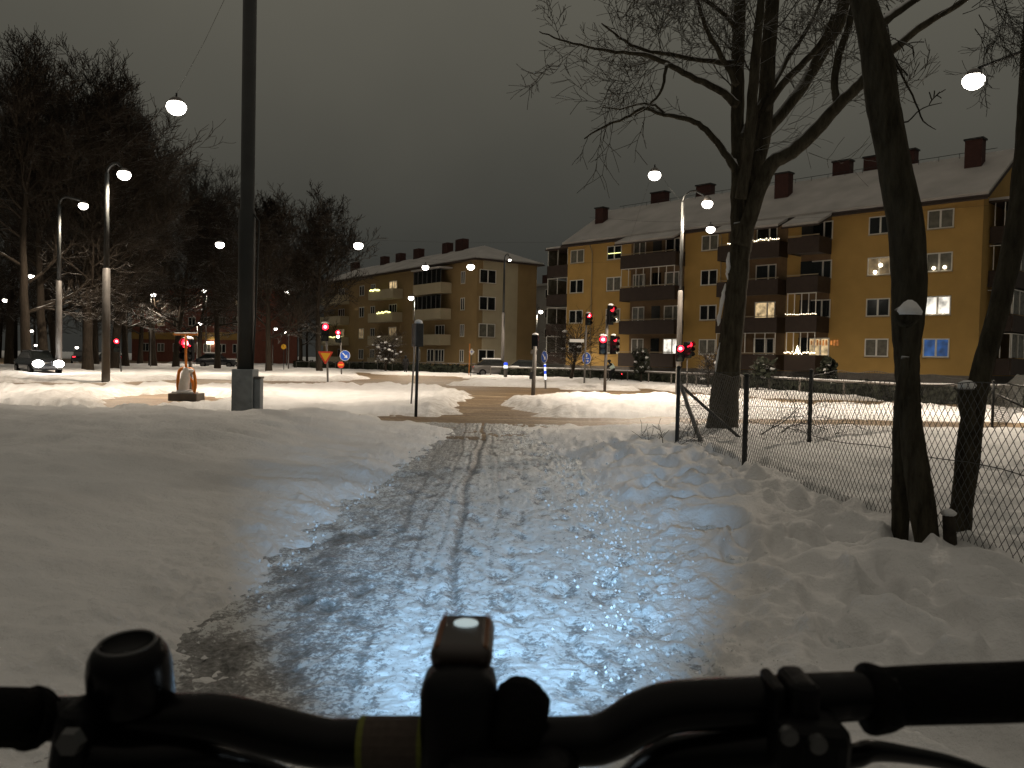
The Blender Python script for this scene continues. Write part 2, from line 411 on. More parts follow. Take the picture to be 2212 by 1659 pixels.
ROAD_B = G2([(-500, 787), (0, 786), (240, 784), (360, 786), (360, 778), (200, 774), (0, 772), (-500, 768)], -.2)
CROSS = [(-30, 14.6), (-6, 15.6), (-.5, 15.9), (3.5, 17.6), (9, 18.3), (45, 21), (45, 23.2), (9, 19.9), (3.5, 19.3), (-.5, 18.3), (-6, 17.7), (-30, 17.0)]
BARE = G2([(225, 872), (290, 852), (370, 850), (470, 858), (460, 870), (385, 882), (270, 886)], -.05)

dents = []
dr = random.Random(5)
for k in range(190):
    yy = 1.0 + 12.0 * dr.random() ** .8
    xx = dr.uniform(1.35, 2.95) if dr.random() < .8 else dr.uniform(3.1, 6.5)
    dents.append((xx, yy, dr.uniform(-.5, .5), dr.uniform(.10, .19), dr.uniform(.18, .36), dr.uniform(.03, .085)))
for k in range(40):
    dents.append((dr.uniform(-9, -1.9), dr.uniform(3, 15), dr.uniform(-1.5, 1.5), dr.uniform(.15, .5), dr.uniform(.2, .7), dr.uniform(.01, .035)))

for _x, _y in ((2.72, 5.42), (2.66, 5.9), (3.05, 5.8), (2.9, 5.5)): dents.append((_x, _y, 0, .22, .22, -.035))
dents.append((3.62, 14.0, 0, .6, .6, -.05))
def terrain(x, y):
    xl = np.interp(y, *PL); xr = np.interp(y, *PR)
    sdp = np.where(y < 16.6, np.maximum(xl - x, x - xr), 9.0)
    near = 1 - sst(16, 20, y)
    sc = sdpoly(x, y, CROSS)
    sa = sdpoly(x, y, ROAD_A); si = sdpoly(x, y, ISLAND); sa = np.maximum(sa, -si)
    sb = sdpoly(x, y, ROAD_B); sbare = sdpoly(x, y, BARE)
    rag = fbm(x * 2.6, y * 2.6, 4, 3) * .42 + fbm(x * .6, y * .6, 2, 9) * .35
    rag_far = fbm(x * .9, y * .9, 4, 21) * 1.0
    sroad = np.minimum(np.minimum(sa, sb), sbare) + rag_far * .8
    scr = np.minimum(sc + rag, 50)
    sp = sdp + rag * .55 + .36
    # snow depth away from the edges
    Hl = (.12 + .31 * sst(.1, 2.8, xl - x)) * (1 - .30 * sst(9, 15, y)) + .06 * fbm(x * .35, y * .35, 3, 31)
    Hr = .09 + .09 * sst(.1, 1.6, x - xr) + .04 * fbm(x * .5, y * .5, 3, 37) + .03 * sst(2.5, 5, x - xr)
    Hn = np.where(x < (xl + xr) / 2, Hl, Hr)
    Hf = .12 + .10 * fbm(x * .22, y * .22, 3, 41)
    H = Hn * near + Hf * (1 - near)
    H = H * (1 - .8 * (x > -3) * sst(-4, 0, x) * (1 - sst(.2, 2.6, np.where(y < 17.8, scr, 9))))
    # ploughed ridges along the carriageway and heaps at the gap
    lump = .5 + 1.0 * np.abs(fbm(x * 1.1, y * 1.1, 4, 51))
    ridge = np.exp(-((sroad - 1.1) / .9) ** 2) * .15 * lump * (y < 60) * (sroad > 0)
    ridge += np.exp(-((scr - .55) / .5) ** 2) * .04 * lump * (scr > 0) * (y > 17)
    nearcross = np.exp(-((scr - .6) / .5) ** 2) * .03 * lump * (y < 17)
    edge = np.exp(-((sp - .22) / .22) ** 2) * .05 * (.4 + 1.6 * np.abs(fbm(x * 5, y * 5, 3, 55)))
    h = H + ridge + nearcross + edge
    f = sst(0, .9, sp) * sst(0, np.where(y > 17.5, 1.5, .5), scr) * sst(0, 1.0, sroad)
    z = base(y) + (h + .07) * f - .07
    # surface texture
    lumpy = (x > 1.0) & (y < 15)
    z += f * (fbm(x * 1.6, y * 1.6, 3, 61) * .035 + fbm(x * 7, y * 7, 3, 67) * .014 * (y < 30))
    z += sst(0, .25, sp) * (1 - sst(.5, 1.3, sp)) * (y < 15) * np.maximum(0, fbm(x * 9, y * 9, 4, 69, .6)) * .06
    z += f * np.where(lumpy, (fbm(x * 2.6, y * 3.2, 3, 71) * .07 + fbm(x * 10, y * 10, 3, 73) * .012) * sst(0, .5, sp), 0)
    z += f * np.where((x < -1) & (y < 16), (fbm(x * .9, y * 2.3, 3, 77) * .075 + fbm(x * 3.5, y * 6, 3, 79) * .020) * sst(0, .8, sp), 0)
    z += f * np.where(y > 18, (fbm(x * 1.3, y * 1.3, 4, 83) * .09 + fbm(x * 3.4, y * 3.4, 3, 87) * .045 * (y < 45)) * sst(.2, 1.5, np.minimum(sroad, scr)), 0)
    for (cx, cy, a, rx, ry, dp) in dents:
        m = (np.abs(x - cx) < 1.2) & (np.abs(y - cy) < 1.2)
        if not m.any(): continue
        dx = x[m] - cx; dy = y[m] - cy
        u = (dx * math.cos(a) + dy * math.sin(a)) / rx; v = (-dx * math.sin(a) + dy * math.cos(a)) / ry
        q = u * u + v * v
        z[m] += f[m] * (-dp * np.exp(-q * q * q * .8) + dp * .35 * np.exp(-((np.sqrt(q) - 1.35) / .35) ** 2))
    dirt = np.clip(1.15 - sroad / 1.7, 0, 1) * (y > 17) * .9 + np.clip(1.0 - sp / .35, 0, 1) * .35 * (y < 16.6) + np.clip(1.0 - scr / .7, 0, 1) * .75
    return z, np.clip(dirt, 0, 1)
def tz(x, y):
    z, _ = terrain(np.array([float(x)]), np.array([float(y)])); return float(z[0])

def grid_mesh(name, X, Y, Z, m, dirt=None, kind='structure'):
    nr, nc = X.shape
    me = bpy.data.meshes.new(name)
    co = np.stack([X, Y, Z], -1).reshape(-1, 3).astype(np.float32)
    idx = np.arange(nr * nc).reshape(nr, nc)
    q = np.stack([idx[:-1, :-1], idx[:-1, 1:], idx[1:, 1:], idx[1:, :-1]], -1).reshape(-1, 4)
    me.vertices.add(len(co)); me.vertices.foreach_set('co', co.ravel())
    me.loops.add(q.size); me.loops.foreach_set('vertex_index', q.ravel().astype(np.int32))
    me.polygons.add(len(q)); me.polygons.foreach_set('loop_start', (np.arange(len(q)) * 4).astype(np.int32))
    me.update(calc_edges=True)
    me.polygons.foreach_set('use_smooth', np.ones(len(q), bool))
    if dirt is not None:
        a = me.attributes.new('dirt', 'FLOAT', 'POINT'); a.data.foreach_set('value', dirt.reshape(-1).astype(np.float32))
    me.materials.append(m); me.update()
    o = bpy.data.objects.new(name, me); COL.objects.link(o); o['kind'] = kind
    return o

# snow ground: one fan-shaped sheet out to the horizon
rows = np.concatenate([np.linspace(-3, 1.0, 24)[:-1], 1 / np.linspace(1 / 1.0, 1 / 60., 860), np.array([66, 74, 84, 96, 110, 130, 160, 200, 260, 350, 500.])])
t = np.concatenate([np.linspace(-1.6, -.72, 120)[:-1], np.linspace(-.72, .72, 900), np.linspace(.72, 1.6, 120)[1:]])
YY, TT = np.meshgrid(rows, t, indexing='ij'); XX = TT * (YY + 3.6)
ZZ, DD = terrain(XX.ravel(), YY.ravel())
grid_mesh("snow_ground", XX, YY, ZZ.reshape(XX.shape), M['snow'], DD)
# carriageway and cross path: a slushy sheet below the snow
rows = np.concatenate([1 / np.linspace(1 / 13.5, 1 / 90., 220), np.array([110, 150, 220, 350, 500.])])
YY, TT = np.meshgrid(rows, np.linspace(-1.3, 1.3, 260), indexing='ij'); XX = TT * (YY + 3.6)
ZZ = base(YY) - .005 + .03 * fbm(XX * .8, YY * 1.6, 4, 91) - .0
grid_mesh("road", XX, YY, ZZ, M['road'])
# trodden path towards the camera
rows = np.concatenate([np.linspace(-3, 1.5, 30)[:-1], 1 / np.linspace(1 / 1.5, 1 / 16.9, 900)])
YY, TT = np.meshgrid(rows, np.linspace(0, 1, 420), indexing='ij')
XX = np.interp(YY, PL[0], np.array(PL[1]) - .75) * (1 - TT) + np.interp(YY, PR[0], np.array(PR[1]) + .75) * TT
Zp = .004 + fbm(XX * 5, YY * 2.4, 4, 101) * .022 + fbm(XX * 16, YY * 11, 3, 107) * .012
def track(xc, w, dp, s):
    global Zp
    d = np.abs(XX - (xc - .022 * YY + .05 * np.sin(YY * .55 + s) + .02 * np.sin(YY * 1.9 + 2 * s)))
    Zp = Zp - dp * np.exp(-(d / w) ** 2) + dp * .22 * np.exp(-((d - 2.1 * w) / (w * .9)) ** 2)
    return np.exp(-(d / (w * 1.1)) ** 2)
lane = track(-.22, .034, .020, 0.3) + .6 * track(-.33, .018, .007, .9) * sst(2, 5, YY) + .45 * track(-.50, .02, .006, 2.0) + .4 * track(.02, .02, .005, 3.1) + .35 * track(-.75, .03, .006, 4.4)
fr = random.Random(11); foot = np.zeros_like(XX)
for k in range(260):
    fx = fr.uniform(-.1, .85) if fr.random() < .7 else fr.uniform(-1.2, .2); fy = 2.0 + 13.5 * fr.random() ** 1.6
    a = fr.uniform(-.5, .5); rx, ry = fr.uniform(.04, .06), fr.uniform(.09, .14)
    m = (np.abs(XX - fx) < .4) & (np.abs(YY - fy) < .4)
    dx = XX[m] - fx; dy = YY[m] - fy
    q = ((dx * math.cos(a) + dy * math.sin(a)) / rx) ** 2 + ((-dx * math.sin(a) + dy * math.cos(a)) / ry) ** 2
    g = np.exp(-q * q * .6); Zp[m] -= .016 * g; foot[m] = np.maximum(foot[m], g)
right = sst(.35, .85, XX) * (YY < 11.5)
Zp += right * np.maximum(0, fbm(XX * 13, YY * 10, 3, 113)) * .05
left_bare = np.exp(-((XX + 1.30) / .26) ** 2) * sst(2.4, 3.2, YY) * (1 - sst(6.2, 7.2, YY))
dirtp = .15 * lane + .13 * foot + .22 * left_bare * (.35 + 1.6 * fbm(XX * 5, YY * 3, 4, 121)) - .08 * right - .07 * np.exp(-((XX - .15) / .45) ** 2) + .10 * sst(8, 14, YY) + .085 - .07 * np.exp(-((XX + .36 + .022 * YY) / .08) ** 2) + .06 * np.exp(-((XX + 1.0) / .5) ** 2)
Zp += .008 * fbm(XX * 30, YY * 22, 2, 131)
grid_mesh("path", XX, YY, Zp, M['path'], dirtp)

# crumbs of snow kicked up along the path edges
cr = random.Random(23); N = 2300
cy_ = np.array([1.6 + 13.6 * cr.random() ** 1.5 for _ in range(N)]); wr = np.array([cr.random() for _ in range(N)])
xl_ = np.interp(cy_, *PL); xr_ = np.interp(cy_, *PR); cg = np.array([cr.gauss(0, 1) for _ in range(N)])
cx_ = np.where(wr < .22, xl_ + .02 + .09 * cg, np.where(wr < .92, xr_ - .16 + .22 * cg, xr_ + .3 + .35 * np.abs(cg)))
cz_, _ = terrain(cx_, cy_); cz_ = np.maximum(cz_, .012)
mb = MB(); OCT = [Vector(v).normalized() for v in ((1, 0, 0), (-1, 0, 0), (0, 1, 0), (0, -1, 0), (0, 0, 1), (0, 0, -1))]; OF = [(0, 2, 4), (2, 1, 4), (1, 3, 4), (3, 0, 4), (2, 0, 5), (1, 2, 5), (3, 1, 5), (0, 3, 5)]
for x, y, z in zip(cx_, cy_, cz_):
    r = cr.choice((.004, .005, .006, .008, .010, .013)) * cr.uniform(.8, 1.2); a = cr.uniform(0, 6.28)
    Mx = Matrix.Rotation(a, 3, 'Z') @ Matrix.Rotation(cr.uniform(-.6, .6), 3, 'X')
    mb.add([Vector((x, y, z + r * .15)) + Mx @ (v * r * cr.uniform(.7, 1.25)) for v in OCT], OF)
mb.build("snow_crumbs", M['snowcap'], None, False, False, 'stuff')

# ------------------------------------------------------------ apartment buildings
def facade_frame(A, B):
    t = Vector((B.x - A.x, B.y - A.y, 0)); L = t.length; return L, math.atan2(t.y, t.x)
class Bld:
    # local x runs along the main front, local -y faces the street, local y goes into the building
    def __init__(s, name, label, A, B, depth, group=None):
        s.A = Vector((A.x, A.y, Z_FAR)); s.L, s.rz = facade_frame(A, B); s.D = depth
        s.o = thing(name, label, "building", s.A, s.rz, group)
        s.inv = parent_world(s.o).inverted()
    def hit(s, px, py, off=0.0):          # (along, height) where the sight line meets the front plane
        c = s.inv @ Vector((0, 0, CAM_Z)); d = (s.inv.to_3x3() @ pxdir(px, py))
        k = (-off - c.y) / d.y; p = c + d * k; return p.x, p.z
    def hit_side(s, px, py, off=0.0):     # the same on the right-hand end wall
        c = s.inv @ Vector((0, 0, CAM_Z)); d = (s.inv.to_3x3() @ pxdir(px, py))
        k = (s.L + off - c.x) / d.x; p = c + d * k; return p.y, p.z
    def window(s, u, z, w, h, pane='glass', side=False, mull=(.5,), name="window"):
        # frame proud of the wall by 5 cm, panes set 3 cm behind its face
        fw = .075
        def P(du, dz, dd):
            return (s.L + dd, u + du, z + dz) if side else (u + du, -dd, z + dz)
        def bx(mb, du, dz, dd, a, b, c):
            mb.box(P(du, dz, dd), (c, a, b) if side else (a, c, b))
        fr = MB()
        bx(fr, 0, h / 2 - fw / 2, .025, w, fw, .05); bx(fr, 0, -h / 2 + fw / 2, .025, w, fw, .05)
        bx(fr, -w / 2 + fw / 2, 0, .024, fw, h - 2 * fw, .048); bx(fr, w / 2 - fw / 2, 0, .024, fw, h - 2 * fw, .048)
        for q in mull: bx(fr, -w / 2 + w * q, 0, .022, .12, h - 2 * fw, .044)
        fo = fr.build(name, M['white'], s.o)
        pb = MB(); bx(pb, 0, 0, .010, w - fw * 1.2, h - fw * 1.2, .012)
        pb.build("pane", M[pane], fo)
        sl = MB(); bx(sl, 0, -h / 2 - .03, .05, w + .1, .04, .12); sl.build("sill", M['gutter'], fo)
        return fo

# --- the long ochre block on the right
A = at(1225, 640, 76.5); B = at(2119, 600, 51.0)
ob = Bld("apartment_block", "long ochre-yellow four-storey apartment block with snowy gable roof on the right", A, B, 11.6)
EAVE = ob.hit(1700, 488 + 0)[1]
EAVE = 12.35; RIDGE = EAVE + 3.55; L = ob.L; D = ob.D
w = MB(); w.box((L / 2, D / 2, EAVE / 2 + .55), (L, D, EAVE - 1.1))
g = [(0, EAVE), (D, EAVE), (D / 2, RIDGE - .12)]
for x in (0.0, L):
    w.add([(x, y, z) for y, z in g], [(0, 1, 2)] if x else [(0, 2, 1)])
w.build("wall", M['ochre'], ob.o)
pl = MB(); pl.box((L / 2, D / 2, .55), (L + .06, D + .06, 1.1)); pl.build("plinth", M['plinth'], ob.o)
ov = .55
def roofprism(ob, L, D, ez, rz, ov, th, lift, name, m, parent, gov=.45):
    mb = MB(); s = (rz - ez) / (D / 2); z0 = ez - s * ov
    poly = [(-ov, z0 + lift), (D / 2, rz + lift), (D + ov, z0 + lift), (D + ov, z0 + lift + th), (D / 2, rz + lift + th * 1.15), (-ov, z0 + lift + th)]
    vs = [(-gov, y, z) for y, z in poly] + [(L + gov, y, z) for y, z in poly]; n = 6
    mb.add(vs, [(0, 1, 4, 5), (1, 2, 3, 4), (6, 11, 10, 7), (7, 10, 9, 8)] + [(i, n + i, n + (i + 1) % n, (i + 1) % n) for i in range(6)])
    return mb.build(name, m, parent)
rf = roofprism(ob, L, D, EAVE, RIDGE, ov, .16, 0.0, "roof", M['brown_sheet'], ob.o)
roofprism(ob, L, D, EAVE, RIDGE, ov - .12, .17, .165, "roof_snow", M['roofsnow'], rf, gov=.38)
rl = MB(); rl.tube([(1.5, D / 2 - .3, RIDGE + .50), (L - 1.0, D / 2 - .3, RIDGE + .50)], .022, 5)
for k in range(24):
    rl.cyl((2 + k * (L - 4) / 23, D / 2 - .3, RIDGE + .1), (2 + k * (L - 4) / 23, D / 2 - .3, RIDGE + .50), .018, 4)
rl.build("ridge_rail", M['dark'], rf)
gt = MB(); gt.tube([(-.4, -ov - .05, EAVE - .36), (L + .4, -ov - .05, EAVE - .36)], .07, 6); gt.build("gutter", M['brown_sheet'], ob.o)
def roofpoint(px, py, D_, ez, rz):
    # where the sight line meets the near roof slope, in local coordinates
    c = ob.inv @ Vector((0, 0, CAM_Z)); d = ob.inv.to_3x3() @ pxdir(px, py); s = (rz - ez) / (D_ / 2)
    k = (ez + s * c.y - c.z) / (d.z - s * d.y); return c + d * k
for (px, pyb, h, wd, front) in ((1299, 487, 1.55, .95, 1), (1425, 460, 1.35, 1.6, 0), (1523, 440, 1.35, 1.5, 0), (1692, 433, 2.0, 1.15, 1), (1820, 392, 1.45, 1.35, 0), (1883, 380, 1.4, 1.0, 0), (1964, 366, 1.45, 1.0, 0), (2105, 368, 1.95, 1.05, 1)):
    if front:
        p = roofpoint(px, pyb, D, EAVE, RIDGE); x, y, zb = p.x, p.y, p.z
    else:
        # behind the ridge: stands on the rear slope
        u, z = ob.hit(px, pyb, -D / 2 - 1.2); x, y, zb = u, D / 2 + 1.2, RIDGE - .75
        h += .9
    c = MB(); c.box((x, y, zb + h / 2 - .3), (wd, .75, h + .6)); co_ = c.build("chimney", M['chimney'], rf)
    c = MB(); c.box((x, y, zb + h + .06), (wd + .16, .9, .12)); c.build("chimney_cap", M['dark'], co_)
# windows
ROWS = [10.42, 7.62, 4.85, 2.18]
rows_px = [487, 575, 664, 751]
ROWS = [ob.hit(1897, y)[1] for y in rows_px]
WH = 1.22
cols = {'A': (1231, 1260), 'B': (1310, 1341), 'C': (1513, 1549), 'D': (1872, 1923), 'E': (1998, 2055)}
panes = {('A', 0): 'curtain', ('A', 1): 'glass', ('A', 2): 'glass', ('A', 3): 'glass', ('B', 0): 'lit_dim', ('B', 1): 'curtain', ('B', 2): 'curtain', ('B', 3): 'lit_dim',
         ('C', 0): 'curtain', ('C', 1): 'glass', ('C', 2): 'glass', ('C', 3): 'curtain', ('D', 0): 'glass', ('D', 1): 'lit_dim', ('D', 2): 'glass', ('D', 3): 'curtain',
         ('E', 0): 'curtain', ('E', 1): 'lit_dim', ('E', 2): 'lit_white', ('E', 3): 'lit_blue'}
panes[('B', 0)] = 'glass'; panes[('B', 3)] = 'curtain'; panes[('E', 1)] = 'curtain'
for cn, (x0, x1) in cols.items():
    u0 = ob.hit(x0, 640)[0]; u1 = ob.hit(x1, 640)[0]
    for r in range(4):
        wv = ob.window((u0 + u1) / 2, ROWS[r], u1 - u0, WH, panes[(cn, r)])
        lb = {('E', 3): "blue-lit window", ('E', 2): "brightly lit window", ('D', 1): "dim window with a glowing star"}.get((cn, r))
        if lb: wv['label'] = lb
        if (cn, r) in (('E', 1), ('D', 1), ('B', 2), ('B', 3), ('E', 2)):
            for q in ((-.25, -.38), (.3, -.36)) if cn == 'E' else ((.1, .05), (-.2, -.40)) if cn == 'D' else ((.3, -.38),):
                b = MB(); b.ball(((u0 + u1) / 2 + q[0] * 1.2, -.075, ROWS[r] + q[1]), .13 if cn != 'E' or r == 2 else .11, 8, 6); b.build("window_lamp", M['bulb'], wv)
        if (cn, r) == ('B', 0):
            b = MB(); b.box(((u0 + u1) / 2, -.03, ROWS[r] - .05), (u1 - u0 - .25, .03, .05)); b.build("lit_tube", M['bulb_green'], wv)
# balconies: slab, parapet, door and window behind it
def balcony(bl, u0, u1, zs, proj, rows, key, railing=True, glaz=(), mat_='brown_sheet', ph=1.0):
    for r, zf in rows:
        sl = MB(); sl.box(((u0 + u1) / 2, -proj / 2 - .002, zf - .10), (u1 - u0, proj, .16))
        bo = sl.build("balcony", M['plinth'] if mat_ == 'brown_sheet' else M[mat_], bl.o)
        pp = MB(); pp.box(((u0 + u1) / 2, -proj, zf + ph / 2 - .22), (u1 - u0 + .06, .07, ph + .12))
        for q in (u0, u1): pp.box((q, -proj / 2, zf + ph / 2 - .22), (.06, proj - .1, ph + .12))
        pp.build("parapet", M[mat_], bo)
        hr = MB(); hr.tube([(u0 - .03, -proj, zf + ph - .06), (u1 + .03, -proj, zf + ph - .06)], .035, 6)
        hr.build("handrail", M['gutter'], bo)
        if (key, r) in glaz:
            gz = MB(); n = max(4, int((u1 - u0) / .75))
            for k in range(n + 1): gz.box((u0 + .08 + (u1 - u0 - .16) * k / n, -proj + .02, zf + 1.72), (.05, .05, 1.48))
            for zz in (zf + .95, zf + 2.44): gz.box(((u0 + u1) / 2, -proj + .02, zz), (u1 - u0 - .1, .06, .06))
            gz.build("glazing_frame", M['white'], bo)
FL = [z - 1.42 for z in ROWS]
def uz(px): return ob.hit(px, 640)[0]
b1 = (uz(1354) + .35, uz(1488) - .45); b2 = (uz(1562) + .3, uz(1713) - .5); b3 = (uz(1722) + .2, uz(1815) - .75)
rowsF = list(enumerate(FL))
GL = {('b3', 2), ('b3', 3), ('b2', 3), ('b1', 1)}
balcony(ob, *b1, None, 1.35, rowsF, 'b1', glaz=GL)
balcony(ob, *b2, None, 1.35, rowsF, 'b2', glaz=GL)
balcony(ob, *b3, None, 1.9, rowsF, 'b3', glaz=GL)
for key, (u0, u1) in (('b1', b1), ('b2', b2), ('b3', b3)):
    wd = u1 - u0
    for r, zf in rowsF:
        pane = {('b1', 3): 'lit_white', ('b2', 2): 'lit_warm', ('b3', 3): 'lit_warm', ('b3', 2): 'glass', ('b1', 2): 'curtain', ('b1', 1): 'curtain'}.get((key, r), 'glass')
        ob.window(u0 + wd * (.78 if key == 'b1' else .66), zf + 1.45, 1.45 if key == 'b1' else 1.7, 1.3, pane, mull=(.62,))
        dd = MB(); dd.box((u0 + wd * (.5 if key == 'b1' else .2), -.03, zf + 1.06), (.86, .06, 2.1)); do = dd.build("balcony_door", M['glass' if r % 2 else 'dark'], ob.o)
        if key == 'b1': ob.window(u0 + wd * .17, zf + 1.45, 1.3, 1.3, 'curtain')
    bw = MB(); bw.box(((u0 + u1) / 2, -.004, (FL[0] + 2.5 + FL[3] - .2) / 2), (wd - .06, .02, FL[0] + 2.7 - FL[3])); bw.build("recess_shade_panel", M['recess_shade'], ob.o)  # added dark panel painting recess shade on the wall behind the balconies
    pr = (1.7 if key != 'b3' else 2.2); tl = R(23); ln = (pr - .1) / math.cos(tl); yc = -.42 - (pr - .1) / 2; zc = EAVE - .30 - math.tan(tl) * (pr - .1) / 2
    cn = MB(); cn.box(((u0 + u1) / 2, yc, zc), (wd + .5, ln, .10), M=Matrix.Rotation(tl, 4, 'X'))
    co_ = cn.build("balcony_canopy", M['brown_sheet'], ob.o)
    cs = MB(); cs.box(((u0 + u1) / 2, yc + .02, zc + .155), (wd + .4, ln - .06, .16), M=Matrix.Rotation(tl, 4, 'X')); cs.build("canopy_snow", M['roofsnow'], co_)
# orange curtain light on the ground floor balcony
for k in range(9):
    mb = MB(); mb.box((b3[0] + 1.05 + k * .22 + (.15 if k > 5 else 0), -.075, FL[3] + 1.75), (.13, .02, .40 if k % 3 else .3)); mb.build("orange_curtain_light", M['lit_orange'], ob.o)
for px in (1279, 1557):
    u = ob.hit(px, 640)[0]; dp = MB(); dp.tube([(u, -.5, EAVE - .4), (u, -.12, EAVE - 1.0), (u, -.12, .1)], .05, 6); dp.build("drainpipe", M['gutter'], ob.o)
# stacked balconies on both end walls
for r, zf in rowsF:
    for (x, sgn, nm) in ((0, -1, 'l'), (L, 1, 'r')):
        dep = 2.9 if sgn < 0 else 1.5; y0, y1 = (.25, 4.0) if sgn < 0 else (1.2, 7.8)
        sl = MB(); sl.box((x + sgn * dep / 2, (y0 + y1) / 2, zf - .1), (dep - .004, y1 - y0, .16)); bo = sl.build("balcony", M['plinth'], ob.o)
        pp = MB(); pp.box((x + sgn * dep, (y0 + y1) / 2, zf + .28), (.07, y1 - y0, 1.05))
        for q in (y0, y1): pp.box((x + sgn * dep / 2, q, zf + .28), (dep - .1, .06, 1.05))
        pp.build("parapet", M['brown_sheet'], bo)
        gz = MB()
        for k in range(6):
            gz.box((x + sgn * (dep - .03), y0 + .08 + (y1 - y0 - .16) * k / 5, zf + 1.6), (.05, .05, 1.5))
        gz.box((x + sgn * (dep - .03), (y0 + y1) / 2, zf + 2.36), (.06, y1 - y0 - .1, .05)); gz.box((x + sgn * dep / 2, y0 + .03, zf + 2.36), (dep - .1, .05, .05))
        for k in range(3): gz.box((x + sgn * (.3 + (dep - .4) * k / 2), y0 + .03, zf + 1.6), (.05, .04, 1.5))
        gz.build("glazing_frame", M['white'], bo)
        gp = MB(); gp.box((x + sgn * (dep - .06), (y0 + y1) / 2, zf + 1.6), (.012, y1 - y0 - .2, 1.46)); gp.build("glazing_pane", M['curtain'], bo)
    if r == 0:
        cn = MB(); cn.box((L + .9, 4.5, EAVE - .35), (1.9, 7.2, .12)); co_ = cn.build("balcony_canopy", M['brown_sheet'], ob.o)
        cn = MB(); cn.box((L + .9, 4.5, EAVE - .20), (1.8, 7.1, .16)); cn.build("canopy_snow", M['roofsnow'], co_)
        cn = MB(); cn.box((-1.5, 2.1, EAVE - .35), (3.0, 4.2, .12)); co_ = cn.build("balcony_canopy", M['brown_sheet'], ob.o)
        cn = MB(); cn.box((-1.5, 2.1, EAVE - .20), (2.9, 4.1, .16)); cn.build("canopy_snow", M['roofsnow'], co_)

# strings of small lights on the balcony rails
def string_light(label, pts, m, n, jitter=.03, r=.035):
    P = [Vector(p) for p in pts]; mb = MB(); cb = MB(); t = thing("light_string", label, "string lights", ob_world(P[0]), 0, "strings of small lights on balcony rails")
    pos = []
    for k in range(n):
        f = k / (n - 1); p = P[0].lerp(P[1], f); p.z += rng.uniform(-jitter, jitter); pos.append(ob_world(p))
    for p in pos: mb.ball(p, r, 6, 4)
    cb.tube([p + Vector((0, 0, .01)) for p in pos], .008, 4)
    cb.build("cable", M['dark'], t, world=True); mb.build("bulbs", M[m], t, world=True)
def ob_world(p): return parent_world(ob.o) @ Vector(p)
string_light("bright string of lights along the top balcony rail beside the big tree trunk", [(b2[0] + .9, -1.42, FL[0] + 1.0), (b2[1], -1.42, FL[0] + 1.0)], 'bulb', 27, .07, .04)
string_light("thin dotted string of lights on the second-floor glazed balcony of the ochre block", [(b3[0], -1.98, FL[2] + .98), (b3[1], -1.98, FL[2] + .98)], 'bulb', 18, .04, .026)
string_light("colourful lights along the lowest balcony rail of the ochre block", [(b3[0], -1.98, FL[3] + .98), (b3[1], -1.98, FL[3] + .98)], 'bulb', 20, .09, .036)
mb = MB(); cx = (b3[0] + b3[1]) / 2
mb.lathe([(.16, 0), (.05, .35), (.01, .5)], 8, ob_world((cx - .15, -1.99, FL[3] + 1.0)))
o = mb.build("balcony_tree_light", M['bulb']); tag(o, "small glowing cone light standing on the lowest balcony rail", "light")

# --- the olive block on the left with a hipped roof
A = at(700, 640, 116.0); B = at(1030, 640, 83.2)
lb = Bld("apartment_block", "olive-coloured four-storey apartment block with hipped snowy roof beyond the left trees", A, B, 7.5)
L2, D2 = lb.L, lb.D; E2 = 11.5; R2 = 13.55
w = MB(); w.box((L2 / 2, D2 / 2, E2 / 2), (L2, D2, E2)); w.build("wall", M['ochre_dim'], lb.o)
w = MB(); w.box((L2 + .04, D2 / 2 - .9, E2 / 2 + .2), (.08, D2 - 3.2, E2 - .4)); w.build("pale_end_wall", M['pale'], lb.o)
def hip(ext, z0, lift, th):
    mb = MB(); e = ext; top = R2 + lift
    a = [(-e, -e, z0), (L2 + e, -e, z0), (L2 + e, D2 + e, z0), (-e, D2 + e, z0)]
    b = [(x, y, z + th) for x, y, z in a]; rr = [(3, D2 / 2, top), (L2 - 4.5, D2 / 2, top)]
    mb.add(a + b + rr, [(3, 2, 1, 0), (0, 1, 5, 4), (1, 2, 6, 5), (2, 3, 7, 6), (3, 0, 4, 7), (4, 5, 9, 8), (5, 6, 9), (6, 7, 8, 9), (7, 4, 8)])
    return mb
ro = hip(.6, E2 - .02, 0, .12).build("roof", M['brown_sheet'], lb.o)
hip(.5, E2 + .11, .2, .13).build("roof_snow", M['roofsnow'], ro)
for (px, wd, h) in ((998, 1.6, 1.1), (967, 1.2, 1.0), (905, 1.4, 1.0), (866, 1.3, .9), (832, 1.2, .9), (768, 1.5, .9)):
    u = lb.hit(px, 530, -D2 / 2)[0]; c = MB(); c.box((u, D2 / 2, R2 + h / 2 - .2), (wd, .8, h + .9)); c.build("chimney", M['chimney'], ro)
def lu(px): return lb.hit(px, 640)[0]
F2 = [lb.hit(951, y)[1] for y in (640, 690, 742)]            # window middles of the upper rows at the corner bay
F2 = [9.9, 7.15, 4.4, 1.75]
